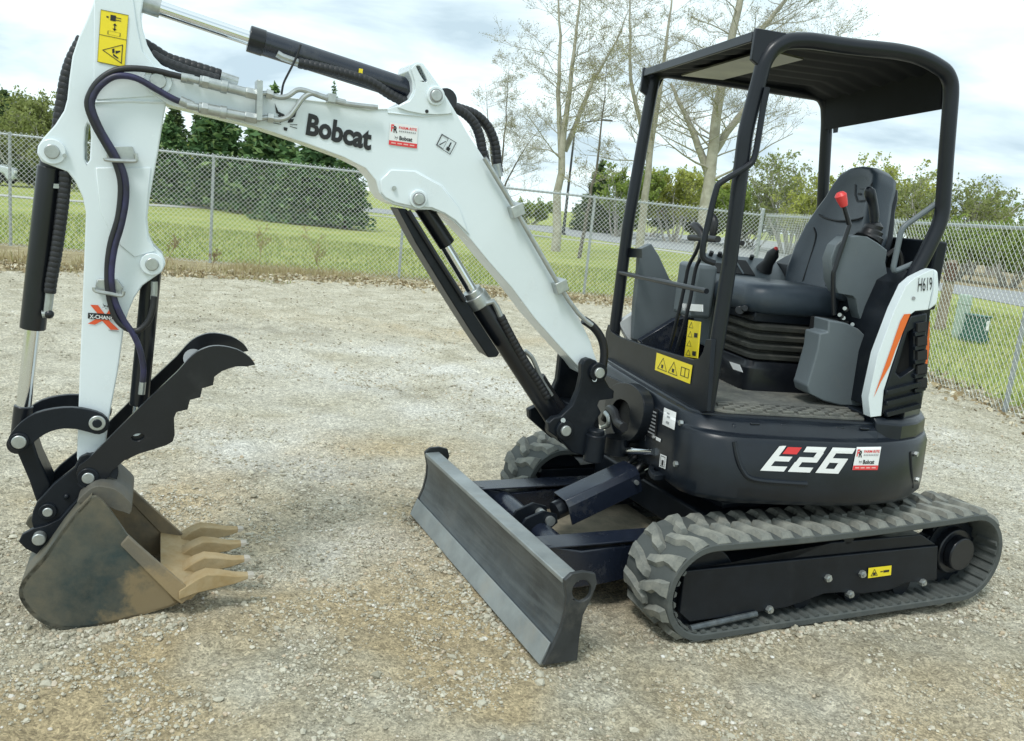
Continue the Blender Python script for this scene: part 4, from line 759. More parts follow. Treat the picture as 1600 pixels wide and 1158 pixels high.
# bucket linkage
lk = spline([(12, 688), (19, 675), (33, 660), (55, 646), (83, 639), (113, 637), (140, 641), (160, 648), (170, 660), (168, 672), (155, 679), (140, 676), (120, 671), (100, 670), (80, 674), (63, 683), (50, 694), (40, 701), (28, 703), (16, 698)], 2)
LK = part('curved_link', plate(lk, BF, .105, .024), black, EX, bevel=.004); part('curved_link', MB().prism([BF.Y(*p, .105) - BF.L * .19 for p in lk], BF.L * -.024), black, EX, bevel=.004)
pinhead(BF, 30, 690, .107, .024, LK, zinc, .012, boss=.032, bm_=black); pinhead(BF, 152, 661, .107, .016, LK, black, .012, boss=.028, bm_=zinc)
part('bucket_link', plate([(22, 692), (40, 686), (52, 690), (60, 715), (80, 757), (72, 790), (57, 785), (45, 750), (26, 706)], BF, .065, .13), black, EX, bevel=.006)
# quick coupler and thumb
cpl = [(117, 730), (124, 715), (136, 709), (150, 712), (172, 738), (165, 752), (150, 765), (132, 778), (118, 792), (104, 808), (90, 818), (72, 822), (52, 826), (49, 815), (51, 800), (57, 786), (84, 756)]
CP = part('quick_coupler', plate(cpl, BF, .115, .022), black, EX, bevel=.004); part('coupler_far_plate', MB().prism([BF.Y(*p, .115) - BF.L * .21 for p in cpl], BF.L * -.022), black, CP, bevel=.004)
part('coupler_tube', MB().cyl(BF.Y(150, 738, .10), BF.Y(150, 738, -.10), .075, 28), black, CP, bevel=.004)
for p, r in (((138, 746), .021), ((75, 799), .017)): pinhead(BF, *p, .135 if r > .02 else .118, r, CP, zinc, .014, boss=.036 if r > .02 else .03, bm_=black)
part('bolt', MB().ball(BF.Y(104, 776, .115), .011), black, CP)
th = [(122, 752), (119, 740), (123, 728), (140, 715), (175, 680), (225, 630), (278, 580), (300, 556), (320, 544), (342, 540.5), (370, 546), (390, 558), (399, 570), (385, 573), (368, 573), (347, 580), (335, 589), (333, 602), (316, 607), (313, 621), (297, 625), (293, 640), (276, 644), (272, 653), (273, 680), (270, 690), (260, 696), (218, 709), (194, 720), (176, 735), (164, 752), (150, 759), (135, 760)]
thole = spline([(205, 684), (212, 678), (222, 678), (226, 683), (218, 689), (209, 689)], 2)
th = th[:6] + smooth_open(th[6:13], 3) + smooth_open(th[13:16], 2) + th[16:]
TH = part('thumb', plate(th, BF, .135, .02, holes=[thole]), blackg, EX, bevel=.003); part('thumb_far_plate', MB().prism([BF.Y(*p, .135) - BF.L * .27 for p in th], BF.L * -.02, [[BF.Y(*p, .135) - BF.L * .27 for p in thole]]), blackg, TH, bevel=.003)
part('thumb_tube', MB().cyl(BF.Y(302, 560, .12), BF.Y(302, 560, -.14), .035, 20), mat('bare_tube', (.40, .41, .42), .4, metal=.5, var=.3), TH); part('thumb_tube', MB().cyl(BF.Y(212, 672, .12), BF.Y(212, 672, -.14), .022, 16), zinc, TH)
part('thumb_web', MB().prism([BF.Y(*p, .115) for p in ((180, 690), (262, 600), (270, 640), (262, 686))], BF.L * -.012), blackg, TH)
# bucket
YB0, YB1 = .265, -.245
_bo = [(143, 777), (150, 776), (160, 783), (172, 797), (198, 835), (235, 870), (270, 905), (292, 925), (283, 940), (270, 947), (225, 960), (175, 975), (125, 983.5), (95, 983), (68, 975), (48, 960), (33, 940), (29, 925), (35, 908), (50, 890), (72, 865), (95, 832), (120, 801)]
bo_ = _bo[:10] + smooth_open(_bo[10:21], 3) + _bo[21:]
BK_ = part('bucket', plate(bo_, BF, YB0, .018), bucketm, EX, bevel=.003)
P3 = [BF.Y(*p, YB0) for p in bo_]
part('far_side_plate', MB().prism([p - BF.L * (YB0 - YB1 - .018) for p in P3], BF.L * -.018), bucketin, BK_, bevel=.003)
shell = P3[7:] + [P3[0]]                     # cutting lip, floor, heel, back up to the hinge
cen = np.mean(P3, 0); sh = MB(); inn = [p + (cen - p) / np.linalg.norm(cen - p) * .014 for p in shell]
rings = [[a, a - BF.L * (YB0 - YB1), b - BF.L * (YB0 - YB1), b] for a, b in zip(shell, inn)]
sh.rings(rings); part('bucket_shell', sh, bucketm, BK_, smooth=50)
inn2 = [p + (cen - p) / np.linalg.norm(cen - p) * .017 for p in shell]; s2_ = MB(); s2_.rings([[a - BF.L * .019, a - BF.L * (YB0 - YB1 - .019), b - BF.L * (YB0 - YB1 - .019), b - BF.L * .019] for a, b in zip(inn, inn2)]); part('soil_lining', s2_, bucketin, BK_, smooth=50)
cutm0 = mat('hook_steel', (.085, .085, .075), .6, dirt=.7, dcol=(.15, .13, .09), dscale=6, bump=.12)
part('top_beam', MB().prism([BF.Y(*p, YB0 - .05) for p in spline([(120, 786), (136, 768), (152, 760), (178, 764), (196, 778), (206, 790), (203, 803), (192, 800), (180, 797), (160, 788), (143, 784)], 3)], BF.L * -(YB0 - .05 + .10)), cutm0, BK_, bevel=.01)
cutm = mat('cutter_steel', (.14, .125, .095), .7, dirt=.6, dcol=(.22, .18, .115), dscale=6, bump=.15, grad=(BF.Y(150, 800, .27) - ORG, BF.Y(285, 935, .27) - ORG, (.29, .215, .115)))
sc_ = [(188, 852), (200, 838), (240, 873), (292, 918), (300, 930), (284, 945), (270, 935), (225, 890)]
part('side_cutter', plate(sc_, BF, YB0 + .012, .02), cutm, BK_, bevel=.004)
part('side_cutter', MB().prism([BF.Y(*p, YB0 + .012) - BF.L * (YB0 - YB1 - .01) for p in sc_], BF.L * -.02), bucketin, BK_, bevel=.004)
part('lip_plate', MB().prism([BF.Y(*p, YB0) for p in ((250, 912), (300, 918), (312, 924), (300, 936), (272, 944))], BF.L * -(YB0 - YB1)), clay, BK_, bevel=.004)
ear = [(50, 827), (34, 836), (29, 847), (40, 858), (60, 868), (78, 858), (98, 826), (122, 796), (142, 772), (160, 758), (150, 756), (128, 772), (108, 794), (92, 812), (70, 822)]
for dy in (.0, -.17): part('mount_ear', MB().prism([BF.Y(*p, .13) + BF.L * dy for p in ear], BF.L * -.022), bucketm if dy else black, BK_, bevel=.004)
pinhead(BF, 62, 839, .135, .022, BK_, zinc, .03)
tipm = mat('worn_tooth_tip', (.46, .42, .35), .6, var=.2, vscale=20)
tip0 = [(396, 903), (390, 879), (381, 856), (372, 830)]
wv = BF.L
for k in range(4):
    y = YB0 - .028 - k * .155
    A_ = BF.Y(292, 926, YB0) - BF.L * (YB0 - y); T_ = BF.Y(396, 902, YB0) - BF.L * (YB0 - y); dd = T_ - A_; up = np.array([0, 0, 1.0])
    def sec(t, h0, h1, w, lift): o = A_ + dd * t + up * lift; return [o - wv * w + up * -h0, o + wv * w + up * -h0, o + wv * w * .9 + up * h1, o - wv * w * .9 + up * h1]
    TT = part('tooth', MB().rings([sec(-.12, .012, .02, .05, .0), sec(.12, .018, .034, .042, .012), sec(.28, .02, .044, .036, .012), sec(.48, .02, .032, .031, .01), sec(.72, .016, .015, .026, .004), sec(.9, .009, .008, .021, .001), sec(1.0, .003, .004, .018, 0)]), clay, BK_, smooth=60, bevel=.005)
    part('tooth_tip', MB().rings([sec(.92, .0084, .0080, .0208, .001), sec(1.0, .0034, .0044, .0184, 0), sec(1.02, .001, .001, .017, 0)]), tipm, TT)
# ================================================================== GROUND
_tab = rng.random((256, 256)).astype(np.float64)
def vnoise(x, y):
    xi = np.floor(x).astype(int); yi = np.floor(y).astype(int); fx = x - xi; fy = y - yi; fx = fx * fx * (3 - 2 * fx); fy = fy * fy * (3 - 2 * fy)
    a = _tab[xi & 255, yi & 255]; b = _tab[(xi + 1) & 255, yi & 255]; c = _tab[xi & 255, (yi + 1) & 255]; d = _tab[(xi + 1) & 255, (yi + 1) & 255]
    return (a * (1 - fx) + b * fx) * (1 - fy) + (c * (1 - fx) + d * fx) * fy
def fbm(x, y, s, o=4):
    v = 0; a = .5; t = 0
    for k in range(o): v = v + a * vnoise(x * s * 2 ** k + 17.3 * k, y * s * 2 ** k - 9.1 * k); t += a; a *= .5
    return v / t
def ground_z(x, y):
    x = np.asarray(x, float); y = np.asarray(y, float)
    rut = .016 * np.sin((x * .35 + y * .94) * 5.2 + 3 * fbm(x, y, .5, 2)) * fbm(x + 40, y, .6, 2)
    u = x * .66 + y * .75; v = -x * .75 + y * .66        # faint prints of a track that turned here
    prints = sum(np.exp(-((v - c_ - .05 * np.sin(u)) / .12) ** 4) * np.clip(np.sin(u * 57 + 4 * np.abs(v - c_)), -.3, 1) for c_ in (2.55, 3.75, 1.1)) * (.5 + fbm(x, y, 1.3, 2)) * .0075
    return prints + .055 * (fbm(x, y, .9, 3) - .55) + .060 * (fbm(x + 9, y + 4, 4.5, 3) - .5) + .022 * (fbm(x, y, 17, 2) - .5) + rut - .006
def big_mesh(name, V, F, mats, col=None, smooth=False, attr='tone'):
    V = np.asarray(V, np.float32); F = np.asarray(F, np.int32); k = F.shape[1]
    me = bpy.data.meshes.new(name); me.vertices.add(len(V)); me.vertices.foreach_set('co', V.ravel()); me.loops.add(F.size); me.loops.foreach_set('vertex_index', F.ravel())
    me.polygons.add(len(F)); me.polygons.foreach_set('loop_start', np.arange(0, F.size, k, dtype=np.int32))
    me.polygons.foreach_set('use_smooth', np.full(len(F), smooth)); me.update(calc_edges=True)
    if col is not None:
        a = me.attributes.new(attr, 'FLOAT', 'POINT'); a.data.foreach_set('value', np.asarray(col, np.float32).ravel())
    for m in (mats if isinstance(mats, (list, tuple)) else [mats]): me.materials.append(m)
    return me
def obj(name, me, parent=None):
    o = bpy.data.objects.new(name, me); COL.objects.link(o)
    if parent: o.parent = parent
    return o
def ramp_mat(name, stops, rough=.9, src='noise', scale=5, detail=8, attr=None, speck=0, bump=0, bscale=80, trans=0, island=False, spec=.3):
    """colour ramp driven by noise, a mesh attribute or per-island random; optional fine speckle and relief"""
    m = bpy.data.materials.new(name); m.use_nodes = True; t = m.node_tree; n = t.nodes; l = t.links; p = n['Principled BSDF']; p.inputs['Roughness'].default_value = rough; p.inputs['Specular IOR Level'].default_value = spec
    c = n.new('ShaderNodeTexCoord'); geo = n.new('ShaderNodeNewGeometry'); r = n.new('ShaderNodeValToRGB')
    if island: f = geo.outputs['Random Per Island']
    else:
        z = n.new('ShaderNodeTexNoise'); z.inputs['Scale'].default_value = scale; z.inputs['Detail'].default_value = detail; z.inputs['Roughness'].default_value = .65; l.new(c.outputs['Object'], z.inputs['Vector']); f = z.outputs['Fac']
    while len(r.color_ramp.elements) < len(stops): r.color_ramp.elements.new(.5)
    for e_, (pos, cc) in zip(r.color_ramp.elements, stops): e_.position = pos; e_.color = (*cc, 1)
    l.new(f, r.inputs[0]); cur = r.outputs[0]
    if attr:
        for an, cc in attr:
            at = n.new('ShaderNodeAttribute'); at.attribute_name = an; x = n.new('ShaderNodeMixRGB'); l.new(at.outputs['Fac'], x.inputs[0]); l.new(cur, x.inputs[1]); x.inputs[2].default_value = (*cc, 1); cur = x.outputs[0]
    if speck:
        for sc_, am in ((150, speck), (55, speck * .7)):
            v = n.new('ShaderNodeTexVoronoi'); v.inputs['Scale'].default_value = sc_; l.new(c.outputs['Object'], v.inputs['Vector']); sp_ = n.new('ShaderNodeSeparateColor'); l.new(v.outputs['Color'], sp_.inputs[0])
            mr = n.new('ShaderNodeMapRange'); l.new(sp_.outputs[0], mr.inputs[0]); mr.inputs[3].default_value = 1 - am; mr.inputs[4].default_value = 1 + am
            x = n.new('ShaderNodeMixRGB'); x.blend_type = 'MULTIPLY'; x.inputs[0].default_value = 1; l.new(cur, x.inputs[1]); l.new(mr.outputs[0], x.inputs[2]); cur = x.outputs[0]
    l.new(cur, p.inputs['Base Color'])
    if bump:
        z2 = n.new('ShaderNodeTexNoise'); z2.inputs['Scale'].default_value = bscale; z2.inputs['Detail'].default_value = 7; z2.inputs['Roughness'].default_value = .7; l.new(c.outputs['Object'], z2.inputs['Vector'])
        b = n.new('ShaderNodeBump'); b.inputs['Strength'].default_value = bump; b.inputs['Distance'].default_value = .02; l.new(z2.outputs['Fac'], b.inputs['Height']); l.new(b.outputs[0], p.inputs['Normal'])
    if trans:
        tb = n.new('ShaderNodeBsdfTranslucent'); l.new(cur, tb.inputs[0]); ms = n.new('ShaderNodeMixShader'); ms.inputs[0].default_value = trans; o_ = n['Material Output']
        l.new(p.outputs[0], ms.inputs[1]); l.new(tb.outputs[0], ms.inputs[2]); l.new(ms.outputs[0], o_.inputs['Surface'])
    return m
EDGE_X = [-40, -12, -7.4, -5.25, -2.5, 0, 4.6, 5.0, 60]; EDGE_Y = [5, 9.8, 12.3, 13.9, 15.4, 15.6, 17.2, 17.4, 17.4]
def edge_y(x): return np.interp(x, EDGE_X, EDGE_Y)
def edge_x(y): return 5.42 - (y - 9.08) * .043
def gap_axis(a, b, segs):
    out_ = []
    for x0, x1, st in segs: out_ += list(np.arange(x0, x1, st))
    return np.array(out_ + [segs[-1][1]])
gx = gap_axis(0, 0, [(-30, -8, .6), (-8, -3.2, .09), (-3.2, 4.6, .032), (4.6, 6.4, .08)]); gy = gap_axis(0, 0, [(-4, 1.2, .25), (1.2, 6.2, .032), (6.2, 9, .06), (9, 18, .12)])
X, Y = np.meshgrid(gx, gy); Zg = ground_z(X, Y); wob = (fbm(X, Y, 1.7, 3) - .5) * 1.3
inside = (Y < edge_y(X) + wob) & (X < edge_x(Y) + wob * .5)
V = np.stack([X, Y, Zg], -1).reshape(-1, 3); nx_, ny_ = len(gx), len(gy); idx = np.arange(nx_ * ny_).reshape(ny_, nx_)
Fq = np.stack([idx[:-1, :-1], idx[:-1, 1:], idx[1:, 1:], idx[1:, :-1]], -1).reshape(-1, 4); ok = inside.reshape(-1)[Fq].all(1)
def blob(x, y, cx, cy, rx, ry): return np.exp(-(((x - cx) / rx) ** 2 + ((y - cy) / ry) ** 2))
def soil_f(x, y):
    b = 1.1 * blob(x, y, -.2, 3.2, 1.1, .8) + .8 * blob(x, y, -1.6, 2.35, .9, .4) + .7 * blob(x, y, 1.6, 2.3, 1.2, .45) + .7 * blob(x, y, 2.6, 3.0, 1.0, .5) + .5 * blob(x, y, -.9, 5.3, 1.0, .5) + blob(x, y, -1.9, 4.2, .5, .8) + .9 * blob(x, y, -.35, 4.2, .5, .6) + .6 * blob(x, y, .9, 2.4, .9, .35) + .5 * blob(x, y, -.6, 3.4, .6, .5) + .5 * blob(x, y, -.5, 10.5, 2.2, .5) + .45 * blob(x, y, -1.2, 2.5, .7, .35)
    return np.clip(b * (2.5 * fbm(x, y, 2.6, 4) - .5), 0, .9)
def damp_dark_f(x, y):
    b = blob(x, y, -1.05, 4.65, .42, .35) + .8 * blob(x, y, -1.1, 7.2, .6, .3) + .7 * blob(x, y, .35, 2.15, .25, .12) + .45 * blob(x, y, -.5, 2.95, .45, .16) + .4 * blob(x, y, 1.5, 4.2, 1.2, .8) + .5 * blob(x, y, -3, 9.5, 1.2, .5)  # damp patches, plus a broad darker area beneath the excavator
    return np.clip(b * (3.4 * fbm(x + 5, y, 5, 4) - 1.1), 0, 1) * .8
gm = ramp_mat('gravel_ground', [(.25, (.32, .285, .20)), (.45, (.45, .415, .315)), (.60, (.545, .51, .405)), (.8, (.61, .58, .485))], .95, scale=2.6, detail=10, attr=[('soil', (.47, .37, .215)), ('damp_dark', (.17, .148, .105)), ('pale', (.66, .645, .585))], speck=.34, bump=1.0, bscale=60)
me = big_mesh('gravel_yard', V, Fq[ok], gm, soil_f(V[:, 0], V[:, 1]), True, 'soil'); a_ = me.attributes.new('damp_dark', 'FLOAT', 'POINT'); a_.data.foreach_set('value', damp_dark_f(V[:, 0], V[:, 1]).astype(np.float32))
a_ = me.attributes.new('pale', 'FLOAT', 'POINT'); _x, _y = V[:, 0], V[:, 1]
a_.data.foreach_set('value', (np.clip(.9 * (blob(_x, _y, -.6, 7.6, 2.6, 1.9) + blob(_x, _y, -1.6, 4.9, .8, .6) + .8 * blob(_x, _y, -.75, 3.75, .5, .3) + .7 * blob(_x, _y, 3.6, 6.5, .9, 1.8) + .6 * blob(_x, _y, 2.0, 2.6, 1.0, .3)) * (2.0 * fbm(_x + 3, _y, 1.7, 4) - .45), 0, .85)).astype(np.float32))
tag(obj('gravel_yard', me), kind='structure')
lawn_m = ramp_mat('lawn', [(.25, (.19, .24, .052)), (.45, (.265, .31, .075)), (.6, (.345, .36, .11)), (.8, (.45, .43, .19))], .95, scale=.55, detail=12, speck=.25, bump=.8, bscale=30)
s_ = 900; tag(obj('lawn', big_mesh('lawn', [(-s_, -60, -.07), (s_, -60, -.07), (s_, s_, -.07), (-s_, s_, -.07)], [(0, 1, 2, 3)], lawn_m)), kind='structure')
def flat(name, pts, z, m): return tag(obj(name, mesh_of(name, MB().prism([(x, y, z) for x, y in pts], (0, 0, .02)), (0, 0, 0), 0)), kind='structure')
def strip(pts, w):
    P = [np.array(p, float) for p in pts]; Lf, Rt = [], []
    for i, p in enumerate(P):
        d = P[min(i + 1, len(P) - 1)] - P[max(i - 1, 0)]; d /= np.linalg.norm(d); n_ = np.array([-d[1], d[0]]); Lf.append(p + n_ * w / 2); Rt.append(p - n_ * w / 2)
    return [tuple(p) for p in Lf] + [tuple(p) for p in Rt[::-1]]
asph = mat('pale_asphalt', (.30, .31, .31), .9, var=.2, vscale=.6, bump=.2, bscale=20); conc = mat('concrete_walk', (.46, .46, .43), .9, var=.15, vscale=2)
dryv = ramp_mat('dry_verge', [(.3, (.20, .165, .09)), (.5, (.32, .27, .155)), (.7, (.42, .37, .23))], .95, scale=3, speck=.3, bump=.8, bscale=40)
def ground_part(name, pts, z, m): o = flat(name, pts, z, m); o.data.materials.append(m); return o
ground_part('road', [(-60, 70), (-20, 68), (0, 64), (5.6, 54), (12, 50), (16.6, 40), (17.5, 31), (19, 15), (21, -5), (31, -5), (33, 20), (29, 50), (27, 58), (60, 150), (40, 152), (10, 97), (0, 80), (-20, 84), (-60, 88)], -.065, asph)
ground_part('footpath', strip([(-60, 26), (-19, 34.3), (-16.5, 40), (-13, 55), (-9.5, 59), (-4, 55), (2, 51.2), (7, 50.5), (11, 46)], 1.5), -.06, conc)
ground_part('verge', [(-40, 5.5), (-12, 9.5), (-7.4, 12.0), (-5.2, 13.5), (-2.5, 15.0), (0, 15.2), (4.6, 16.6), (4.9, 12), (5.15, 9), (5.3, 4), (5.9, 4), (5.75, 9), (5.5, 13), (5.2, 18.7), (0, 17.8), (-6, 16.7), (-13, 15.4), (-40, 11)], -.055, dryv)
ground_part('far_bank', [(20, 44), (30, 62), (60, 150), (120, 150), (80, 30)], -.058, ramp_mat('bank_soil', [(.3, (.13, .09, .06)), (.5, (.26, .21, .12)), (.7, (.36, .31, .18))], .95, scale=.5))

# loose stones
ico = np.array([(0, -.5257, .8507), (0, .5257, .8507), (0, -.5257, -.8507), (0, .5257, -.8507), (.8507, 0, .5257), (.8507, 0, -.5257), (-.8507, 0, .5257), (-.8507, 0, -.5257), (.5257, .8507, 0), (-.5257, .8507, 0), (.5257, -.8507, 0), (-.5257, -.8507, 0)])
_d = np.linalg.norm(ico[:, None] - ico[None], axis=2); icof = [(i, j, k) for i in range(12) for j in range(i + 1, 12) for k in range(j + 1, 12) if _d[i, j] < 1.1 and _d[j, k] < 1.1 and _d[i, k] < 1.1]
icof = np.array([f if np.dot(np.cross(ico[f[1]] - ico[f[0]], ico[f[2]] - ico[f[0]]), ico[f[0]]) > 0 else (f[0], f[2], f[1]) for f in icof])
def scatter(n, x0, x1, y0, y1, smin, smax, pw, thr, seed):
    r = np.random.default_rng(seed); x = r.uniform(x0, x1, n * 3); y = y0 + (y1 - y0) * r.random(n * 3) ** 1.3
    dens = fbm(x, y, 1.1, 3) * .6 + fbm(x + 30, y, 5, 2) * .55 + .25 * (fbm(x, y + 7, 14, 2) - .5); keep = (dens > thr + r.uniform(-.12, .12, n * 3)) & (x < edge_x(y)) & (y < edge_y(x)) & (abs(x) < y * .66 + .25)
    x, y = x[keep][:n], y[keep][:n]; s = smin + (smax - smin) * r.random(len(x)) ** pw; return x, y, s
def pile(n, kind):
    """stones pushed up along the near track, the blade edge and the bucket heel"""
    r = np.random.default_rng(50 + kind); t = r.random(n)
    if kind == 1: P = np.array([UF.w(.95 - 1.95 * a, .785 + abs(q), 0) for a, q in zip(t, r.normal(0, .05, n))])
    elif kind == 2: P = np.array([UF.w(1.475 + abs(q), -.8 + 1.6 * a, 0) for a, q in zip(t, r.normal(0, .04, n))])
    else: P = np.array([BF.w(1.75 + .5 * a, .285 + abs(q), 0) for a, q in zip(t, r.normal(0, .05, n))])
    return P[:, 0], P[:, 1], .003 + .010 * r.random(n) ** 2.2
X1, Y1, S1 = (np.concatenate(t) for t in zip(scatter(36000, -2.4, 3.6, 1.75, 4.2, .0024, .0090, 2.6, .58, 1), scatter(24000, -4, 5.5, 3.2, 8, .0036, .0095, 2.4, .58, 2), scatter(1300, -2.5, 3.8, 1.8, 5.5, .008, .019, 2.8, .50, 3), pile(1300, 1), pile(450, 2), pile(350, 3), scatter(9000, -7, 5.5, 7, 14, .007, .015, 2, .5, 4)))
ns = len(X1); Vst = np.repeat(ico[None], ns, 0) * (1 + rng.uniform(-.22, .22, (ns, 12, 1))); ax = rng.uniform(.65, 1.25, (ns, 1, 3)); ax[:, :, 2] *= .72; Vst *= ax
ang = rng.uniform(0, 6.283, ns); ca, sa = np.cos(ang)[:, None], np.sin(ang)[:, None]; vx = Vst[..., 0] * ca - Vst[..., 1] * sa; vy = Vst[..., 0] * sa + Vst[..., 1] * ca
Vst = np.stack([vx * S1[:, None] + X1[:, None], vy * S1[:, None] + Y1[:, None], Vst[..., 2] * S1[:, None] + (ground_z(X1, Y1) + S1 * .22)[:, None]], -1)
Fst = (icof[None] + (np.arange(ns) * 12)[:, None, None]).reshape(-1, 3)
stm = ramp_mat('loose_stones', [(0, (.23, .205, .15)), (.25, (.37, .345, .265)), (.55, (.48, .455, .365)), (.8, (.55, .52, .42)), (.93, (.46, .37, .26)), (1, (.70, .69, .64))], .9, island=True, spec=.25)
tag(obj('gravel_stones', big_mesh('gravel_stones', Vst.reshape(-1, 3), Fst, stm, smooth=False)), 'loose grey and buff pebbles strewn over the yard', 'gravel', kind='stuff')

# blades of grass
def blades(x, y, h, w, lean, seed, z=-.06):
    r = np.random.default_rng(seed); n = len(x); a = r.uniform(0, 6.283, n); t = r.uniform(0, 6.283, n); l = r.random(n) * lean * h
    dx, dy = np.cos(a) * w, np.sin(a) * w; b = np.stack([x, y, np.full(n, z) if np.isscalar(z) else z], -1)
    mid = b + np.stack([np.cos(t) * l * .35, np.sin(t) * l * .35, h * .6], -1); tip = b + np.stack([np.cos(t) * l, np.sin(t) * l, h], -1); o = np.stack([dx, dy, np.zeros(n)], -1)
    V = np.stack([b - o, b + o, mid + o * .7, mid - o * .7, tip], 1).reshape(-1, 3); k = np.arange(n)[:, None] * 5
    F = np.concatenate([k + np.array([[0, 1, 2]]), k + np.array([[0, 2, 3]]), k + np.array([[3, 2, 4]])]); return V, F
dry_m = ramp_mat('dry_grass', [(0, (.30, .23, .11)), (.4, (.46, .38, .21)), (.75, (.55, .48, .30)), (1, (.30, .30, .11))], .9, island=True, trans=.25)
green_m = ramp_mat('grass_blades', [(0, (.18, .245, .05)), (.5, (.265, .325, .08)), (.85, (.36, .385, .12)), (1, (.50, .46, .22))], .9, island=True, trans=.3)
r = np.random.default_rng(11); n = 60000; x = r.uniform(-13, 5.2, n); y = edge_y(x) + r.normal(.8, .75, n); k = (fbm(x, y, 1.2, 3) > .42 + .16 * r.random(n) + .10 * np.clip((x + 3) / 3, 0, 1)) & (y > edge_y(x) - .5) & (y < 18.6); x, y = x[k], y[k]
lf = np.clip((-1.0 - x) / 4, 0, 1); h = r.uniform(.02, .07, len(x)) + (r.random(len(x)) ** 3) * (.02 + .20 * lf)
V, F = blades(x, y, h, .0055, .9, 1); tag(obj('dry_grass', big_mesh('dry_grass', V, F, dry_m)), 'dead straw coloured grass along the foot of the fence', 'grass', kind='stuff')
x = r.uniform(-14, 14, 60000); y = r.uniform(8, 27, 60000); k = ((y > 17.6 + .19 * (x + .0)) | (x > 5.5)) & (abs(x) < y * .68); x, y = x[k], y[k]
x2 = r.uniform(-10, 5.2, 5000); y2 = edge_y(x2) + r.normal(.1, .35, 5000); k2 = fbm(x2, y2, 1.6, 2) > .58; x = np.concatenate([x, x2[k2]]); y = np.concatenate([y, y2[k2]])
V, F = blades(x, y, r.uniform(.04, .11, len(x)), .009, .8, 2); tag(obj('grass', big_mesh('grass', V, F, green_m)), 'mown green grass of the lawn beyond the fence', 'grass', kind='stuff')
n = 9000; x = np.concatenate([r.uniform(-9, 5.0, n), edge_x(r.uniform(8, 14, 1500)) - r.normal(.0, .22, 1500)]); y = np.concatenate([edge_y(x[:n]) + r.normal(.15, .38, n), r.uniform(7.5, 15, 1500)])
c = np.stack([x, y, np.full(len(x), .0) + r.uniform(-.02, .03, len(x))], -1); u_ = r.normal(0, 1, (len(x), 3)); u_[:, 2] *= .5; u_ /= np.linalg.norm(u_, axis=1)[:, None]; w_ = np.cross(u_, r.normal(0, 1, (len(x), 3))); w_ /= np.linalg.norm(w_, axis=1)[:, None]; sz = r.uniform(.018, .05, (len(x), 1))
V = np.stack([c - u_ * sz, c + w_ * sz * .5 + np.array([0, 0, .008]), c + u_ * sz, c - w_ * sz * .5 + np.array([0, 0, .008])], 1).reshape(-1, 3); F = np.arange(len(V)).reshape(-1, 4)
tag(obj('leaf_litter', big_mesh('leaf_litter', V, F, ramp_mat('dead_leaves', [(0, (.20, .14, .07)), (.4, (.40, .33, .20)), (.8, (.56, .50, .36)), (1, (.66, .62, .50))], .9, island=True))), 'pale dead leaves blown against the foot of the fence', 'leaf litter', kind='stuff')

# ================================================================== FENCE
FH = 1.96
def seg_mesh(A, B, ra, rb, n=4):
    A, B = np.asarray(A, float), np.asarray(B, float); d = B - A; d /= np.linalg.norm(d, axis=1)[:, None] + 1e-9
    h = np.where(np.abs(d[:, 2:3]) < .9, np.array([[0, 0, 1.0]]), np.array([[1.0, 0, 0]])); u = np.cross(d, h); u /= np.linalg.norm(u, axis=1)[:, None]; w = np.cross(d, u); m = len(A); ra = np.broadcast_to(ra, (m,)); rb = np.broadcast_to(rb, (m,))
    V = np.zeros((m, 2 * n, 3))
    for i in range(n):
        o = u * math.cos(2 * math.pi * i / n) + w * math.sin(2 * math.pi * i / n); V[:, i] = A + o * ra[:, None]; V[:, n + i] = B + o * rb[:, None]
    f = np.array([(i, (i + 1) % n, n + (i + 1) % n, n + i) for i in range(n)]); F = (f[None] + (np.arange(m) * 2 * n)[:, None, None]).reshape(-1, 4)
    return V.reshape(-1, 3), F
wire_m = mat('fence_wire', (.62, .65, .63), .5, metal=.1)
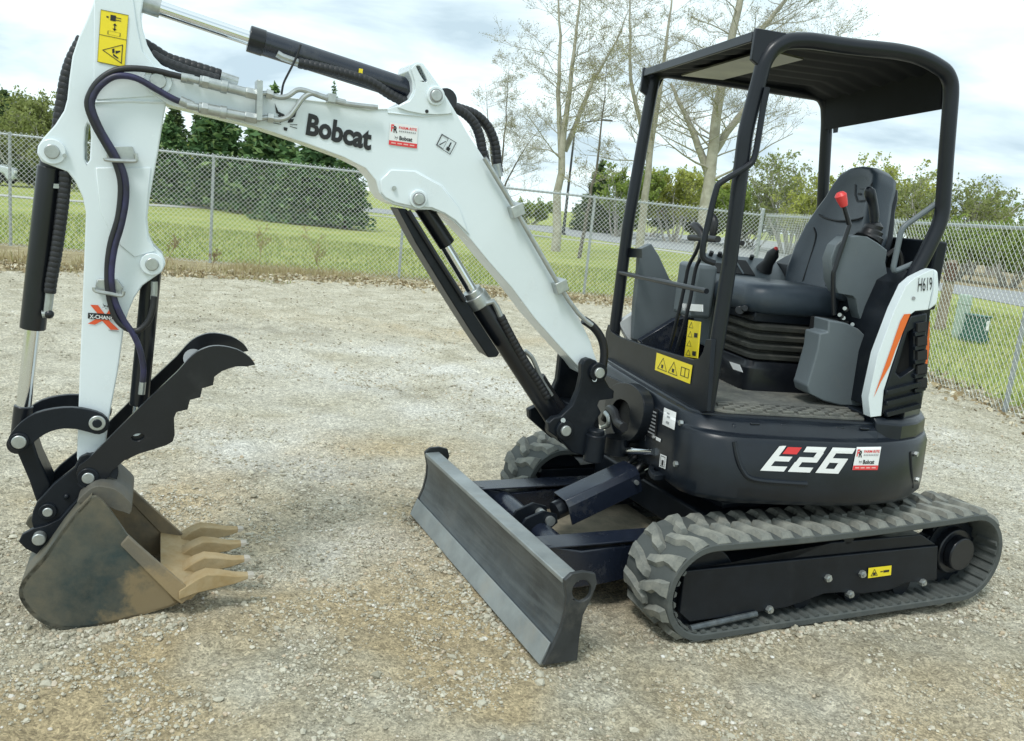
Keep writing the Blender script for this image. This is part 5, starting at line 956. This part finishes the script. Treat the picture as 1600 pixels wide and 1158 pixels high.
def fence(p0, p1, posts, label, heavy=()):
    p0, p1 = np.array([*p0, 0.0]), np.array([*p1, 0.0]); d = p1 - p0; Ln = np.linalg.norm(d); d /= Ln; nrm = np.array([d[1], -d[0], 0])
    if nrm[1] > 0: nrm = -nrm
    root = thing('chain_link_fence', p0, label, 'fence'); z0 = -.05
    for t in posts:
        b = p0 + d * t; hv = t in heavy; rr = .042 if hv else .027; top = FH + (.09 if hv else .0)
        P = part('post', MB().cyl(b + np.array([0, 0, -.2]), b + np.array([0, 0, top]), rr, 16), galv, root, org=p0)
        if hv: part('post_cap', MB().ball(b + np.array([0, 0, top]), rr * 1.12, 12, 8, (1, 1, .6)), galv, P, org=p0)
        else: part('post_cap', MB().cyl(b + np.array([0, 0, FH - .06]), b + np.array([0, 0, FH + .012]), rr * 1.18, 14), galv, P, org=p0)
        for zb in (.35, .75, 1.15, 1.5): part('wire_tie', MB().cyl(b + nrm * .0 + np.array([0, 0, zb]), b + np.array([0, 0, zb + .014]), rr * 1.16, 12), galv, P, org=p0)
    part('top_rail', MB().cyl(p0 + np.array([0, 0, FH - .03]), p1 + np.array([0, 0, FH - .03]), .022, 14), galv, root, org=p0)
    g = .088; H = FH + .03 - z0; A, B = [], []; off = nrm * .034
    for k in range(int(-H / g) - 1, int(Ln / g) + 1):
        for sg in (1, -1):
            x0, x1 = (k * g, k * g + H) if sg > 0 else (k * g + H, k * g); za, zb = z0, z0 + H
            # clip to the run
            def cl(xa, za_, xb, zb_):
                t0, t1 = 0.0, 1.0; dx = xb - xa
                for lim, s in ((0, 1), (Ln, -1)):
                    fa, fb = s * (xa - lim), s * (xb - lim)
                    if fa < 0 and fb < 0: return None
                    if fa < 0: t0 = max(t0, fa / (fa - fb))
                    if fb < 0: t1 = min(t1, fa / (fa - fb))
                return (xa + dx * t0, za_ + (zb_ - za_) * t0, xa + dx * t1, za_ + (zb_ - za_) * t1) if t1 > t0 else None
            q = cl(x0, za, x1, zb)
            if q: A.append(p0 + d * q[0] + off + nrm * .002 * sg + np.array([0, 0, q[1]])); B.append(p0 + d * q[2] + off + nrm * .002 * sg + np.array([0, 0, q[3]]))
    V, F = seg_mesh(np.array(A) - p0, np.array(B) - p0, .0029, .0029, 4); o = obj('wire_mesh', big_mesh('wire_mesh', V, F, wire_m), root); o['kind'] = 'stuff'
    return root
c0 = np.array((-9.3, 15.6)); dirL = np.array((4.85 + 9.3, 18.3 - 15.6)); LL = np.linalg.norm(dirL); dirL /= LL; st = c0 - dirL * 7.2
fence(tuple(st), (4.85, 18.3), [0, 3.6, 7.2, 7.2 + 3.47, 7.2 + 7.02, 7.2 + 10.79, 7.2 + LL], 'galvanised chain link fence running along the back of the yard', heavy=(7.2 + LL,))
fd = np.array((5.3 - 4.92, 9.08 - 18.2)); fl = np.linalg.norm(fd); fd /= fl; en = np.array((4.92, 18.2)) + fd * (fl + 4.5)
fence((4.92, 18.2), tuple(en), [fl - 6.6, fl - 3.3, fl, fl + 3.3], 'chain link fence returning toward the viewer behind the excavator')

# ================================================================== SMALL THINGS BEHIND THE FENCE
def gpt(px, depth):
    d = pix_ray(px, 400); 
    for _ in range(6):       # point on the ground at that picture column and depth
        t = depth / d[1]; p = CAM + d * t
        # march the row so that the point lies on the ground
        import_ = None; break
    a, b = pix_ray(px, 300), pix_ray(px, 700); pts = []
    for r_ in (a, b): pts.append(CAM + r_ * (depth / r_[1]))
    s = (0 - pts[0][2]) / (pts[1][2] - pts[0][2]); return pts[0] + (pts[1] - pts[0]) * s
def hgt(px, py, depth):
    r_ = pix_ray(px, py); return float((CAM + r_ * (depth / r_[1]))[2])
gbox = mat('green_box_paint', (.038, .125, .090), .45, var=.2, vscale=6, dirt=.15, dcol=(.10, .14, .11)); pale = mat('pale_green_paint', (.36, .46, .38), .5, var=.12)
b = np.array([8.75, 16.5, 0]); BX = thing('utility_box', b, 'dark green utility box with a white label beyond the fence', 'utility box'); fb = Frame(b, 200); fb.F, fb.L, fb.Z = fb.F * .68, fb.L * .68, fb.Z * .74
part('cabinet', MB().prism([fb.w(x, -.26, z) for x, z in ((.22, -.05), (.20, .60), (-.2, .60), (-.22, -.05))], fb.L * .52), gbox, BX, bevel=.02, org=b); part('lid', MB().box(fb, -.235, .235, -.285, .285, .59, .635), gbox, BX, bevel=.015, org=b); part('base_skirt', MB().box(fb, -.25, .25, -.30, .30, -.08, .09), gbox, BX, bevel=.01, org=b)
part('white_label', MB().prism([fb.w(x, .263, z) for x, z in ((-.06, .52), (-.17, .52), (-.18, .27), (-.07, .27))], fb.L * .004), dwhite, BX, org=b)
b = np.array([8.75, 17.1, 0]); PD = thing('cable_pedestal', b, 'slim pale green cable pedestal standing behind the dark green box', 'pedestal'); fb = Frame(b, 200)
part('housing', MB().rings([[fb.w(x * k, y * k, z) for x, y in ((.09, .09), (-.09, .09), (-.09, -.09), (.09, -.09))] for z, k in ((-.08, 1.05), (.66, 1.0), (.76, 1.0), (.80, .85))]), pale, PD, bevel=.012, org=b); part('cap_seam', MB().box(fb, -.097, .097, -.097, .097, .60, .63), pale, PD, bevel=.004, org=b)
b = np.array([9.0, 18.4, 0]); WPo = thing('wooden_post', b, 'short weathered brown wooden post beyond the fence by the green boxes', 'post'); fb = Frame(b, 190)
part('timber', MB().rings([[fb.w(x * k + o, y * k, z) for x, y in ((.085, .07), (-.08, .085), (-.09, -.07), (.08, -.085))] for z, k, o in ((-.1, 1.0, 0), (.4, .95, .01), (.8, 1.0, .0), (1.2, .95, -.01), (1.42, .8, .0))]), mat('grey_timber', (.34, .29, .22), .9, col2=(.20, .15, .10), vscale=9, bump=.4), WPo, bevel=.012, org=b); part('rusty_band', MB().cyl(b + np.array([0, 0, .98]), b + np.array([0, 0, 1.36]), .115, 14), mat('rust_brown', (.13, .075, .05), .9, var=.4, vscale=20, bump=.3), WPo, bevel=.01, org=b)
# street lamp
p = gpt(880, 60); LM = thing('street_lamp', p, 'tall dark street lamp with a single arm behind the bare trees', 'street lamp'); pm = mat('lamp_pole_paint', (.035, .038, .04), .5); zt = hgt(893, 193, 60)
LF = Frame(p, 0); part('pole', MB().tube([LF.w(0, 0, -.1), LF.w(0, 0, 1.2), LF.w(0, 0, zt)], [.12, .10, .06], 12), pm, LM, org=p); part('base_plate', MB().box(LF, -.2, .2, -.2, .2, -.05, .06), pm, LM, bevel=.02, org=p)
part('arm', MB().tube([LF.w(0, 0, zt - .08), LF.w(.6, 0, zt + .18), LF.w(1.3, 0, zt + .36), LF.w(1.8, 0, zt + .42)], .035, 8, sub=3), pm, LM, org=p); part('lamp_head', MB().rings([[LF.w(x, y, z) for x, y, z in ((xx, -.14 * k, zt + .40), (xx, .14 * k, zt + .40), (xx, .10 * k, zt + .50), (xx, -.10 * k, zt + .50))] for xx, k in ((1.7, .5), (1.85, 1), (2.25, 1.1), (2.45, .7))]), pm, LM, bevel=.02, org=p)
# stop sign
p = gpt(1026, 75); zc = hgt(1028, 333, 75); SG = thing('stop_sign', p, 'small red octagonal stop sign far off across the road', 'road sign'); SF = Frame(p, 270)
oct_ = [(.36 * math.cos(R_(22.5 + 45 * k)), .36 * math.sin(R_(22.5 + 45 * k))) for k in range(8)]
part('pole', MB().cyl(SF.w(0, 0, -.1), SF.w(0, 0, zc + .3), .035, 8), galv, SG, org=p); SP = part('sign_plate', MB().prism([SF.w(.05, a * 1.1, zc + b * 1.1) for a, b in oct_], SF.F * .012), dwhite, SG, org=p); part('sign_face', MB().prism([SF.w(.062, a, zc + b) for a, b in oct_], SF.F * .006), mat('sign_red', (.55, .03, .04), .5), SP, org=p)
mb = MB()
for t in text_polys('STOP', .02): mb.add([SF.w(.072, -(.5 - u) * -.56, zc + (.5 - v) * .26) for u, v in t], [(0, 1, 2)])
part('lettering', mb, dwhite, SP, smooth=0, org=p)
# parked car at the left edge
p = gpt(-38, 44); CR = thing('parked_car', p, 'pale silver car parked beyond the fence at the far left', 'car'); KF = Frame(p, 10); cpm = mat('silver_car_paint', (.55, .60, .63), .25, metal=.2, coat=.6)
sidep = [(-2.1, .35), (-2.15, .75), (-1.6, .92), (-1.0, 1.42), (.55, 1.45), (1.15, .98), (2.0, .86), (2.12, .6), (2.1, .32), (1.75, .28), (1.62, .55), (1.3, .62), (1.0, .5), (.92, .26), (-.9, .26), (-1.0, .5), (-1.3, .62), (-1.6, .5), (-1.7, .28)]
part('car_body', MB().prism([KF.w(x, -.86, z) for x, z in sidep], KF.L * 1.72), cpm, CR, bevel=.07, seg=3, org=p)
gls = mat('car_glass', (.02, .03, .035), .08, coat=.3)
for sy in (-.872, .866):
    part('side_window', MB().prism([KF.w(x, sy, z) for x, z in ((-1.1, .95), (-.85, 1.34), (-.12, 1.37), (-.12, .95))], KF.L * .006), gls, CR, org=p); part('side_window', MB().prism([KF.w(x, sy, z) for x, z in ((-.02, .95), (-.02, 1.37), (.5, 1.36), (1.0, .98))], KF.L * .006), gls, CR, org=p)
    for xw in (-1.3, 1.3):
        y0 = sy * .9; W = part('wheel', MB().cyl(KF.w(xw, y0 - .1, .31), KF.w(xw, y0 + .1, .31), .31, 24), hose, CR, bevel=.03, org=p); part('rim', MB().cyl(KF.w(xw, y0 - .11, .31), KF.w(xw, y0 + .11, .31), .19, 20), zinc, W, org=p)
    part('door_handle', MB().box(KF, .0, .16, min(sy, sy * 1.03), max(sy, sy * 1.03), .84, .87), cpm, CR, org=p)
part('windscreen', MB().prism([KF.w(.62, -.7, 1.40), KF.w(.62, .7, 1.40), KF.w(1.14, .76, 1.0), KF.w(1.14, -.76, 1.0)], KF.F * .012), gls, CR, org=p)
for sy in (-.62, .62): part('headlight', MB().box(KF, 2.06, 2.14, sy - .16, sy + .16, .62, .76), dwhite, CR, bevel=.02, org=p)

# ================================================================== TREES
bark_pale = mat('pale_bark', (.46, .44, .37), .9, col2=(.30, .28, .225), vscale=3.2, bump=.5, bscale=14); bark_grey = mat('grey_bark', (.16, .145, .12), .9, var=.3, vscale=5, bump=.4, bscale=18); bark_dark = mat('dark_bark', (.07, .058, .045), .9, var=.3, vscale=6)
twig_m = mat('twig_bark', (.42, .40, .35), .9, var=.25, vscale=8)
def cards(c, size, seed, asp=.55, flatz=1.0):
    r = np.random.default_rng(seed); n = len(c); u = r.normal(0, 1, (n, 3)); u[:, 2] *= flatz; u /= np.linalg.norm(u, axis=1)[:, None]; w = np.cross(u, r.normal(0, 1, (n, 3))); w /= np.linalg.norm(w, axis=1)[:, None] + 1e-9; s = np.broadcast_to(np.asarray(size).reshape(-1, 1), (n, 1))
    V = np.stack([c - u * s, c + w * s * asp, c + u * s, c - w * s * asp], 1).reshape(-1, 3); return V, np.arange(4 * n).reshape(-1, 4)
class Grow:
    def __init__(s, seed): s.r = np.random.default_rng(seed); s.A = []; s.B = []; s.ra = []; s.rb = []; s.tips = []
    def branch(s, p, d, ln, rad, lev, up, kids, spread, nseg=None, end=.25):
        r = s.r; n = nseg or max(2, 5 - lev); pts = [p]; rads = [rad]; d = d / np.linalg.norm(d)
        for i in range(n):
            d = d + r.normal(0, .10 + .05 * lev, 3) + np.array([0, 0, up[min(lev, len(up) - 1)]]); d /= np.linalg.norm(d); p = p + d * ln / n; rr = rad * (1 - (1 - end) * (i + 1) / n); s.A.append(pts[-1]); s.B.append(p); s.ra.append(rads[-1]); s.rb.append(rr); pts.append(p); rads.append(rr)
            if lev >= 2: s.tips.append(p)
        if lev < len(kids):
            for k in range(kids[lev]):
                t = r.uniform(.25, 1.0); f = t * n; i = min(int(f), n - 1); q = pts[i] + (pts[i + 1] - pts[i]) * (f - i); a = r.normal(0, 1, 3); a -= d * (a @ d); a /= np.linalg.norm(a); a[2] = abs(a[2]) * .4 + a[2] * .3
                s.branch(q, d * (1 - spread) + a * spread, ln * r.uniform(.30, .55) * (1.15 - .5 * t), max(rads[i] * .45, .004), lev + 1, up, kids, spread)
    def path(s, pts, r0, r1, kids, spread, up, ln, start=.25, nb=16):
        P = [np.array(p, float) for p in pts]; d = np.cumsum([0] + [np.linalg.norm(P[i + 1] - P[i]) for i in range(len(P) - 1)]); A = np.array(P); m = 14; ts = np.linspace(0, d[-1], m + 1); Q = [np.array([np.interp(t, d, A[:, k]) for k in range(3)]) + (s.r.normal(0, .02, 3) if 0 < i < m else 0) for i, t in enumerate(ts)]
        R = np.linspace(r0, r1, m + 1)
        for i in range(m): s.A.append(Q[i]); s.B.append(Q[i + 1] + (Q[i + 1] - Q[i]) * .04); s.ra.append(R[i]); s.rb.append(R[i + 1])
        for k in range(nb):
            t = start + (1 - start) * (k + s.r.random()) / nb; f = t * m; i = min(int(f), m - 1); q = Q[i] + (Q[i + 1] - Q[i]) * (f - i); a = s.r.uniform(0, 6.283); dr = Q[i + 1] - Q[i]; dr /= np.linalg.norm(dr)
            s.branch(q, np.array([math.cos(a), math.sin(a), 0]) * spread + dr * (1 - spread), ln * (1.1 - .5 * t) * s.r.uniform(.6, 1.15), max(R[i] * .22, .010), 1, up, kids, .55)
def bare_tree(name, label, trunks, depth, base, r0, seed, bark, kids=(0, 8, 6), ln=3.2, nb=16, budm=None, group=None, start=.3, nbud=1.0, bs=.026):
    g = Grow(seed)
    for j, tr_ in enumerate(trunks):
        pts = []
        for px, py in tr_:
            r_ = pix_ray(px, py); q = CAM + r_ * (depth / r_[1]); q = q + np.array([0, .25 * j, 0]); pts.append(q)
        if j == 0: pts[0] = np.array([pts[0][0], pts[0][1], -.1])
        g.path(pts, r0 * (1 if j == 0 else .62), r0 * ((.38 if j == 0 else .2) if r0 > .2 else .07), list(kids), .72, (.05, .05, .07, .05), ln, start if j == 0 else .12, nb)
    root = thing(name, np.array([g.A[0][0], g.A[0][1], 0]), label, 'tree', group); o = np.array(root.location)
    A, B, ra, rb = np.array(g.A) - o, np.array(g.B) - o, np.array(g.ra), np.array(g.rb); big = ra > r0 * .15
    V, F = seg_mesh(A[big], B[big], ra[big], rb[big], 9); T = obj('trunk', big_mesh('trunk', V, F, bark, smooth=True), root)
    V, F = seg_mesh(A[~big], B[~big], np.maximum(ra[~big], .0048), np.maximum(rb[~big], .0038), 4); CRn = obj('crown', big_mesh('crown', V, F, twig_m), root)
    if budm and g.tips:
        t = np.array(g.tips) - o; t = np.repeat(t, 2, 0)[: int(len(t) * 2 * nbud)]; t = t + np.random.default_rng(seed).normal(0, .06, t.shape); V, F = cards(t, np.random.default_rng(seed).uniform(.5, 1.3, len(t)) * bs, seed); bo__ = obj('buds', big_mesh('buds', V, F, budm), CRn)
    return root
bud_m = ramp_mat('tree_buds', [(0, (.20, .17, .10)), (.5, (.30, .28, .14)), (1, (.42, .42, .16))], .9, island=True, trans=.2)
bare_tree('poplar_tree', 'tall bare poplar with a forked trunk left of the street lamp', [[(868, 392), (872, 300), (884, 180), (900, 60), (912, -60)], [(878, 250), (872, 150), (876, 40), (868, -60)], [(883, 235), (925, 130), (965, 60), (985, 10)]], 35.5, None, .20, 3, bark_pale, nb=19, budm=bud_m)
bare_tree('poplar_tree', 'leaning pale poplar seen just behind the front canopy post', [[(1000, 386), (1012, 270), (1030, 150), (1048, 20), (1056, -60)], [(1015, 250), (985, 120), (985, 0), (990, -60)]], 38, None, .20, 5, bark_pale, nb=19, budm=bud_m)
bare_tree('poplar_tree', 'thickest bare poplar rising between the two front canopy posts', [[(1098, 380), (1108, 280), (1124, 150), (1152, 20), (1164, -60)], [(1110, 270), (1078, 190), (1050, 130)], [(1128, 130), (1190, 50), (1230, 0), (1250, -30)], [(1112, 250), (1160, 180), (1220, 110), (1290, 60)]], 33, None, .27, 8, bark_pale, nb=18, budm=bud_m, ln=3.6)
bare_tree('young_tree', 'slender young bare tree just right of the street lamp', [[(905, 402), (918, 330), (934, 250), (945, 150), (950, 80)]], 32, None, .075, 12, bark_grey, nb=20, budm=bud_m, ln=1.9)
bare_tree('small_bare_tree', 'low many stemmed bare tree behind the boom hoses', [[(778, 350), (780, 280), (790, 200), (795, 90)], [(776, 320), (765, 220), (758, 130)], [(782, 300), (820, 230), (850, 190)]], 48, None, .085, 15, bark_grey, nb=20, budm=bud_m, ln=2.6, start=.15)

def conifer(px, depth, top_py, wpx, name, label, m, seed, group=None, base_frac=.06, dens=1.0, base_py=None):
    p = gpt(px, depth); Ht = max(2.0, hgt(px, top_py, depth)); W = wpx / (FPX / depth) / 2; r = np.random.default_rng(seed); root = thing(name, (p[0], p[1], -.05), label, 'tree', group)
    V, F = seg_mesh([(0, 0, 0), (0, 0, Ht * .5)], [(0, 0, Ht * .5), (0, 0, Ht * .98)], [W * .09, W * .06], [W * .06, .01], 8); obj('trunk', big_mesh('trunk', V, F, bark_dark, smooth=True), root)
    n = int(5200 * dens); t = base_frac + (1 - base_frac) * (1 - np.sqrt(r.random(n))); nbr = 90; bi = r.integers(0, nbr, n); bt = np.sort(r.random(nbr)); ba = r.uniform(0, 6.283, nbr); bl_ = r.uniform(.58, 1.22, nbr)
    idx_ = np.argmin(np.abs(bt[None] * 1.0 - t[:, None]), 1); t = base_frac + (1 - base_frac) * (bt[idx_]) ** 1.15 + r.normal(0, .012, n)
    rad = W * (1 - t) ** .85 * bl_[idx_]; f = r.random(n) ** .55; a = ba[idx_] + r.integers(0, 7, n) * .9 + r.normal(0, .16, n); rr = rad * f + .02
    z = Ht * t - rr * .18 + r.normal(0, Ht * .012, n); c = np.stack([np.cos(a) * rr, np.sin(a) * rr, np.maximum(z, .1)], -1)
    V, F = cards(c, r.uniform(.5, 1.6, n) * max(.10, W * .085), seed, .40, .45); obj('crown', big_mesh('crown', V, F, m), root); return root
spr = ramp_mat('spruce_needles', [(0, (.04, .085, .035)), (.45, (.085, .165, .065)), (.8, (.15, .25, .09)), (1, (.25, .34, .13))], .85, island=True, trans=.2)
pin = ramp_mat('pine_needles', [(0, (.04, .07, .03)), (.5, (.08, .125, .05)), (1, (.15, .20, .08))], .85, island=True, trans=.12)
g1 = 'spruces massed behind the left fence'
conifer(262, 43, 175, 120, 'spruce_tree', 'dark spruce showing right beside the white arm, leftmost of the mass', spr, 21, g1); conifer(335, 43, 120, 150, 'spruce_tree', 'dark spruce standing behind the second fence post', spr, 22, g1, dens=1.3)
conifer(420, 41, 130, 160, 'spruce_tree', 'broad dark spruce under the middle of the boom', spr, 23, g1, dens=1.3); conifer(490, 37, 175, 150, 'spruce_tree', 'blue green spruce with its skirt touching the lawn under the boom lettering', spr, 24, g1, dens=1.3)
conifer(538, 36, 205, 95, 'spruce_tree', 'dark spruce at the right end of the mass near the boom elbow', spr, 25, g1, dens=1.1); conifer(511, 62, 118, 46, 'spruce_tree', 'narrow spruce whose tip pokes above the boom', spr, 26, None, dens=.8)
conifer(455, 36.5, 250, 130, 'spruce_tree', 'low spreading spruce at the front of the mass', spr, 27, g1)
for k, (px, tp, w, lab) in enumerate(((8, 140, 150, 'dark pine at the far left edge above the parked car'), (36, 150, 120, 'second dark pine from the left edge'), (62, 154, 120, 'pointed dark pine midway between the fence post and the arm'), (98, 152, 120, 'dark pine just left of the white arm'), (270, 152, 90, 'dark pine top showing right of the arm above the spruces'))):
    conifer(px, 66, tp, w, 'pine_tree', lab, pin, 40 + k, 'pines on the left skyline', base_frac=.15, dens=.9)
for k, (px, tp, w, lab) in enumerate(((232, 158, 80, 'dark pine half hidden behind the white arm'), (305, 168, 80, 'dark pine behind the spruces next to the arm'), (348, 160, 90, 'dark pine behind the second fence post'), (392, 176, 80, 'dark pine behind the spruces under the couplers'), (-20, 150, 100, 'dark pine cut by the left edge of the picture'))):
    conifer(px, 58, tp, w, 'pine_tree', lab, pin, 60 + k, 'pines on the left skyline', base_frac=.02, dens=1.2)
conifer(928, 78, 248, 84, 'pine_tree', 'dark round pine behind the street lamp pole', pin, 50, None, base_frac=.02, dens=1.2); conifer(1592, 90, 318, 60, 'pine_tree', 'dark pine at the right edge of the skyline', pin, 51, None, base_frac=.02)
def shrub(px, depth, top_py, wpx, label, stops, seed, leaf=1.0, name='leafy_shrub', cat='shrub', group=None, twigs=1.0, lsz=.10):
    p = gpt(px, depth); Ht = max(.8, hgt(px, top_py, depth)); W = wpx / (FPX / depth) / 2; g = Grow(seed); r = np.random.default_rng(seed)
    for k in range(int(9 * twigs) + 3):
        a = r.uniform(0, 6.283); q = np.array([math.cos(a), math.sin(a), 0]) * W * .3 * r.random(); d = np.array([math.cos(a) * W * .8, math.sin(a) * W * .8, Ht * .86]); g.branch(q, d, np.linalg.norm(d) * r.uniform(.7, 1.0), .012 * Ht + .02, 0, (.0, .05, .04, .03), [7, 5, 3], .5, 6)
    root = thing(name, (p[0], p[1], -.06), label, cat, group); A, B = np.array(g.A), np.array(g.B); V, F = seg_mesh(A, B, np.maximum(np.array(g.ra), .012), np.maximum(np.array(g.rb), .009), 3); st_ = obj('stems', big_mesh('stems', V, F, twig_m), root)
    t = np.array(g.tips); n = int(7500 * leaf); c = t[r.integers(0, len(t), n)] + r.normal(0, .16, (n, 3)) * W * .35; c[:, 2] = np.abs(c[:, 2]); V, F = cards(c, r.uniform(.6, 1.4, n) * lsz * max(1, depth / 60), seed)
    obj('crown', big_mesh('crown', V, F, ramp_mat('leaves', stops, .85, island=True, trans=.5)), root); return root
yel = [(0, (.28, .31, .07)), (.5, (.43, .46, .11)), (1, (.54, .57, .18))]; oli = [(0, (.20, .23, .08)), (.5, (.30, .34, .12)), (1, (.40, .44, .18))]; dkg = [(0, (.045, .07, .025)), (.5, (.08, .12, .04)), (1, (.15, .19, .065))]; mid = [(0, (.17, .24, .05)), (.5, (.26, .34, .075)), (1, (.37, .46, .12))]; brn = [(0, (.22, .17, .11)), (.5, (.26, .24, .12)), (1, (.32, .34, .15))]
for k, (px, dp, tp, w, lab, st_, lf_) in enumerate((
    (25, 52, 142, 170, 'olive green bush behind the parked car', oli, 1.8), (95, 50, 158, 130, 'grey olive bush beside the bucket cylinder', oli, 1.6), (60, 46, 255, 90, 'low dark bush under the olive bushes at left', dkg, 1.0),
    (285, 47, 222, 60, 'small yellow green bush among the spruces', yel, .7), (830, 85, 318, 60, 'far pale green bush left of the poplar trunk', mid, .8), (963, 70, 262, 70, 'mid green bush touching the front canopy post', mid, 1.2),
    (1050, 72, 252, 90, 'bright yellow green tree behind the stop sign', yel, 1.4), (1092, 80, 262, 70, 'yellow green bush behind the thick poplar', yel, 1.0), (1160, 76, 285, 90, 'green bush right of the front post', mid, 1.1),
    (1015, 84, 320, 90, 'dark hedge bush under the stop sign', dkg, 1.1), (1095, 84, 325, 100, 'dark hedge bush behind the control levers', dkg, 1.1), (1175, 84, 330, 90, 'dark hedge bush by the corner fence post', dkg, 1.0), (940, 92, 330, 100, 'dark hedge bush right of the poplar trunk', dkg, 1.0),
    (1235, 70, 232, 130, 'thinly leafed tall bush left of the seat back', oli, .8), (1255, 62, 272, 70, 'yellow green bush touching the seat back', yel, 1.0), (1320, 70, 262, 90, 'yellow green bush behind the seat top', yel, .9), (1400, 72, 246, 90, 'sparse yellow green bush right of the seat', yel, .8),
    (1440, 66, 272, 80, 'olive bush left of the rear post', oli, .9), (1510, 64, 272, 110, 'loose pale olive bush right of the rear post', oli, .8), (1545, 70, 300, 70, 'pale green bush near the right edge', mid, .7), (1495, 50, 330, 110, 'mid green bush behind the side fence', mid, 1.1), (1575, 47, 340, 110, 'bright green bush at the right edge behind the side fence', mid, 1.2))):
    shrub(px, dp, tp, w, lab, st_, 70 + k, lf_, group='shrubs beyond the road' if px > 600 else 'shrubs at left')
# a few dead weed stalks by the fence
wm = mat('dead_stalk', (.26, .19, .11), .9)
for k, (px, dp, hh, lab) in enumerate(((258, 14.6, .55, 'dead weed stalk just right of the arm'), (402, 15.2, .75, 'tall thin dead weed stalk under the boom'), (500, 15.6, .8, 'lone dead weed stalk near the middle of the back fence'), (330, 14.9, .4, 'short dead weed at the second fence post'))):
    p = gpt(px, dp); g = Grow(90 + k); g.branch(np.zeros(3), np.array([.1, 0, 1.0]), hh, .006, 0, (.02, .05, .05), [7, 3], .45, 6); root = thing('weed_stalk', (p[0], p[1], -.05), lab, 'weed', 'dead weeds'); V, F = seg_mesh(np.array(g.A), np.array(g.B), np.maximum(np.array(g.ra), .004), np.maximum(np.array(g.rb), .003), 4); obj('stem', big_mesh('stem', V, F, wm), root)
    t = np.repeat(np.array(g.tips), 3, 0) + np.random.default_rng(k).normal(0, .015, (len(g.tips) * 3, 3)); V, F = cards(t, .012, k); obj('seed_heads', big_mesh('seed_heads', V, F, wm), root)
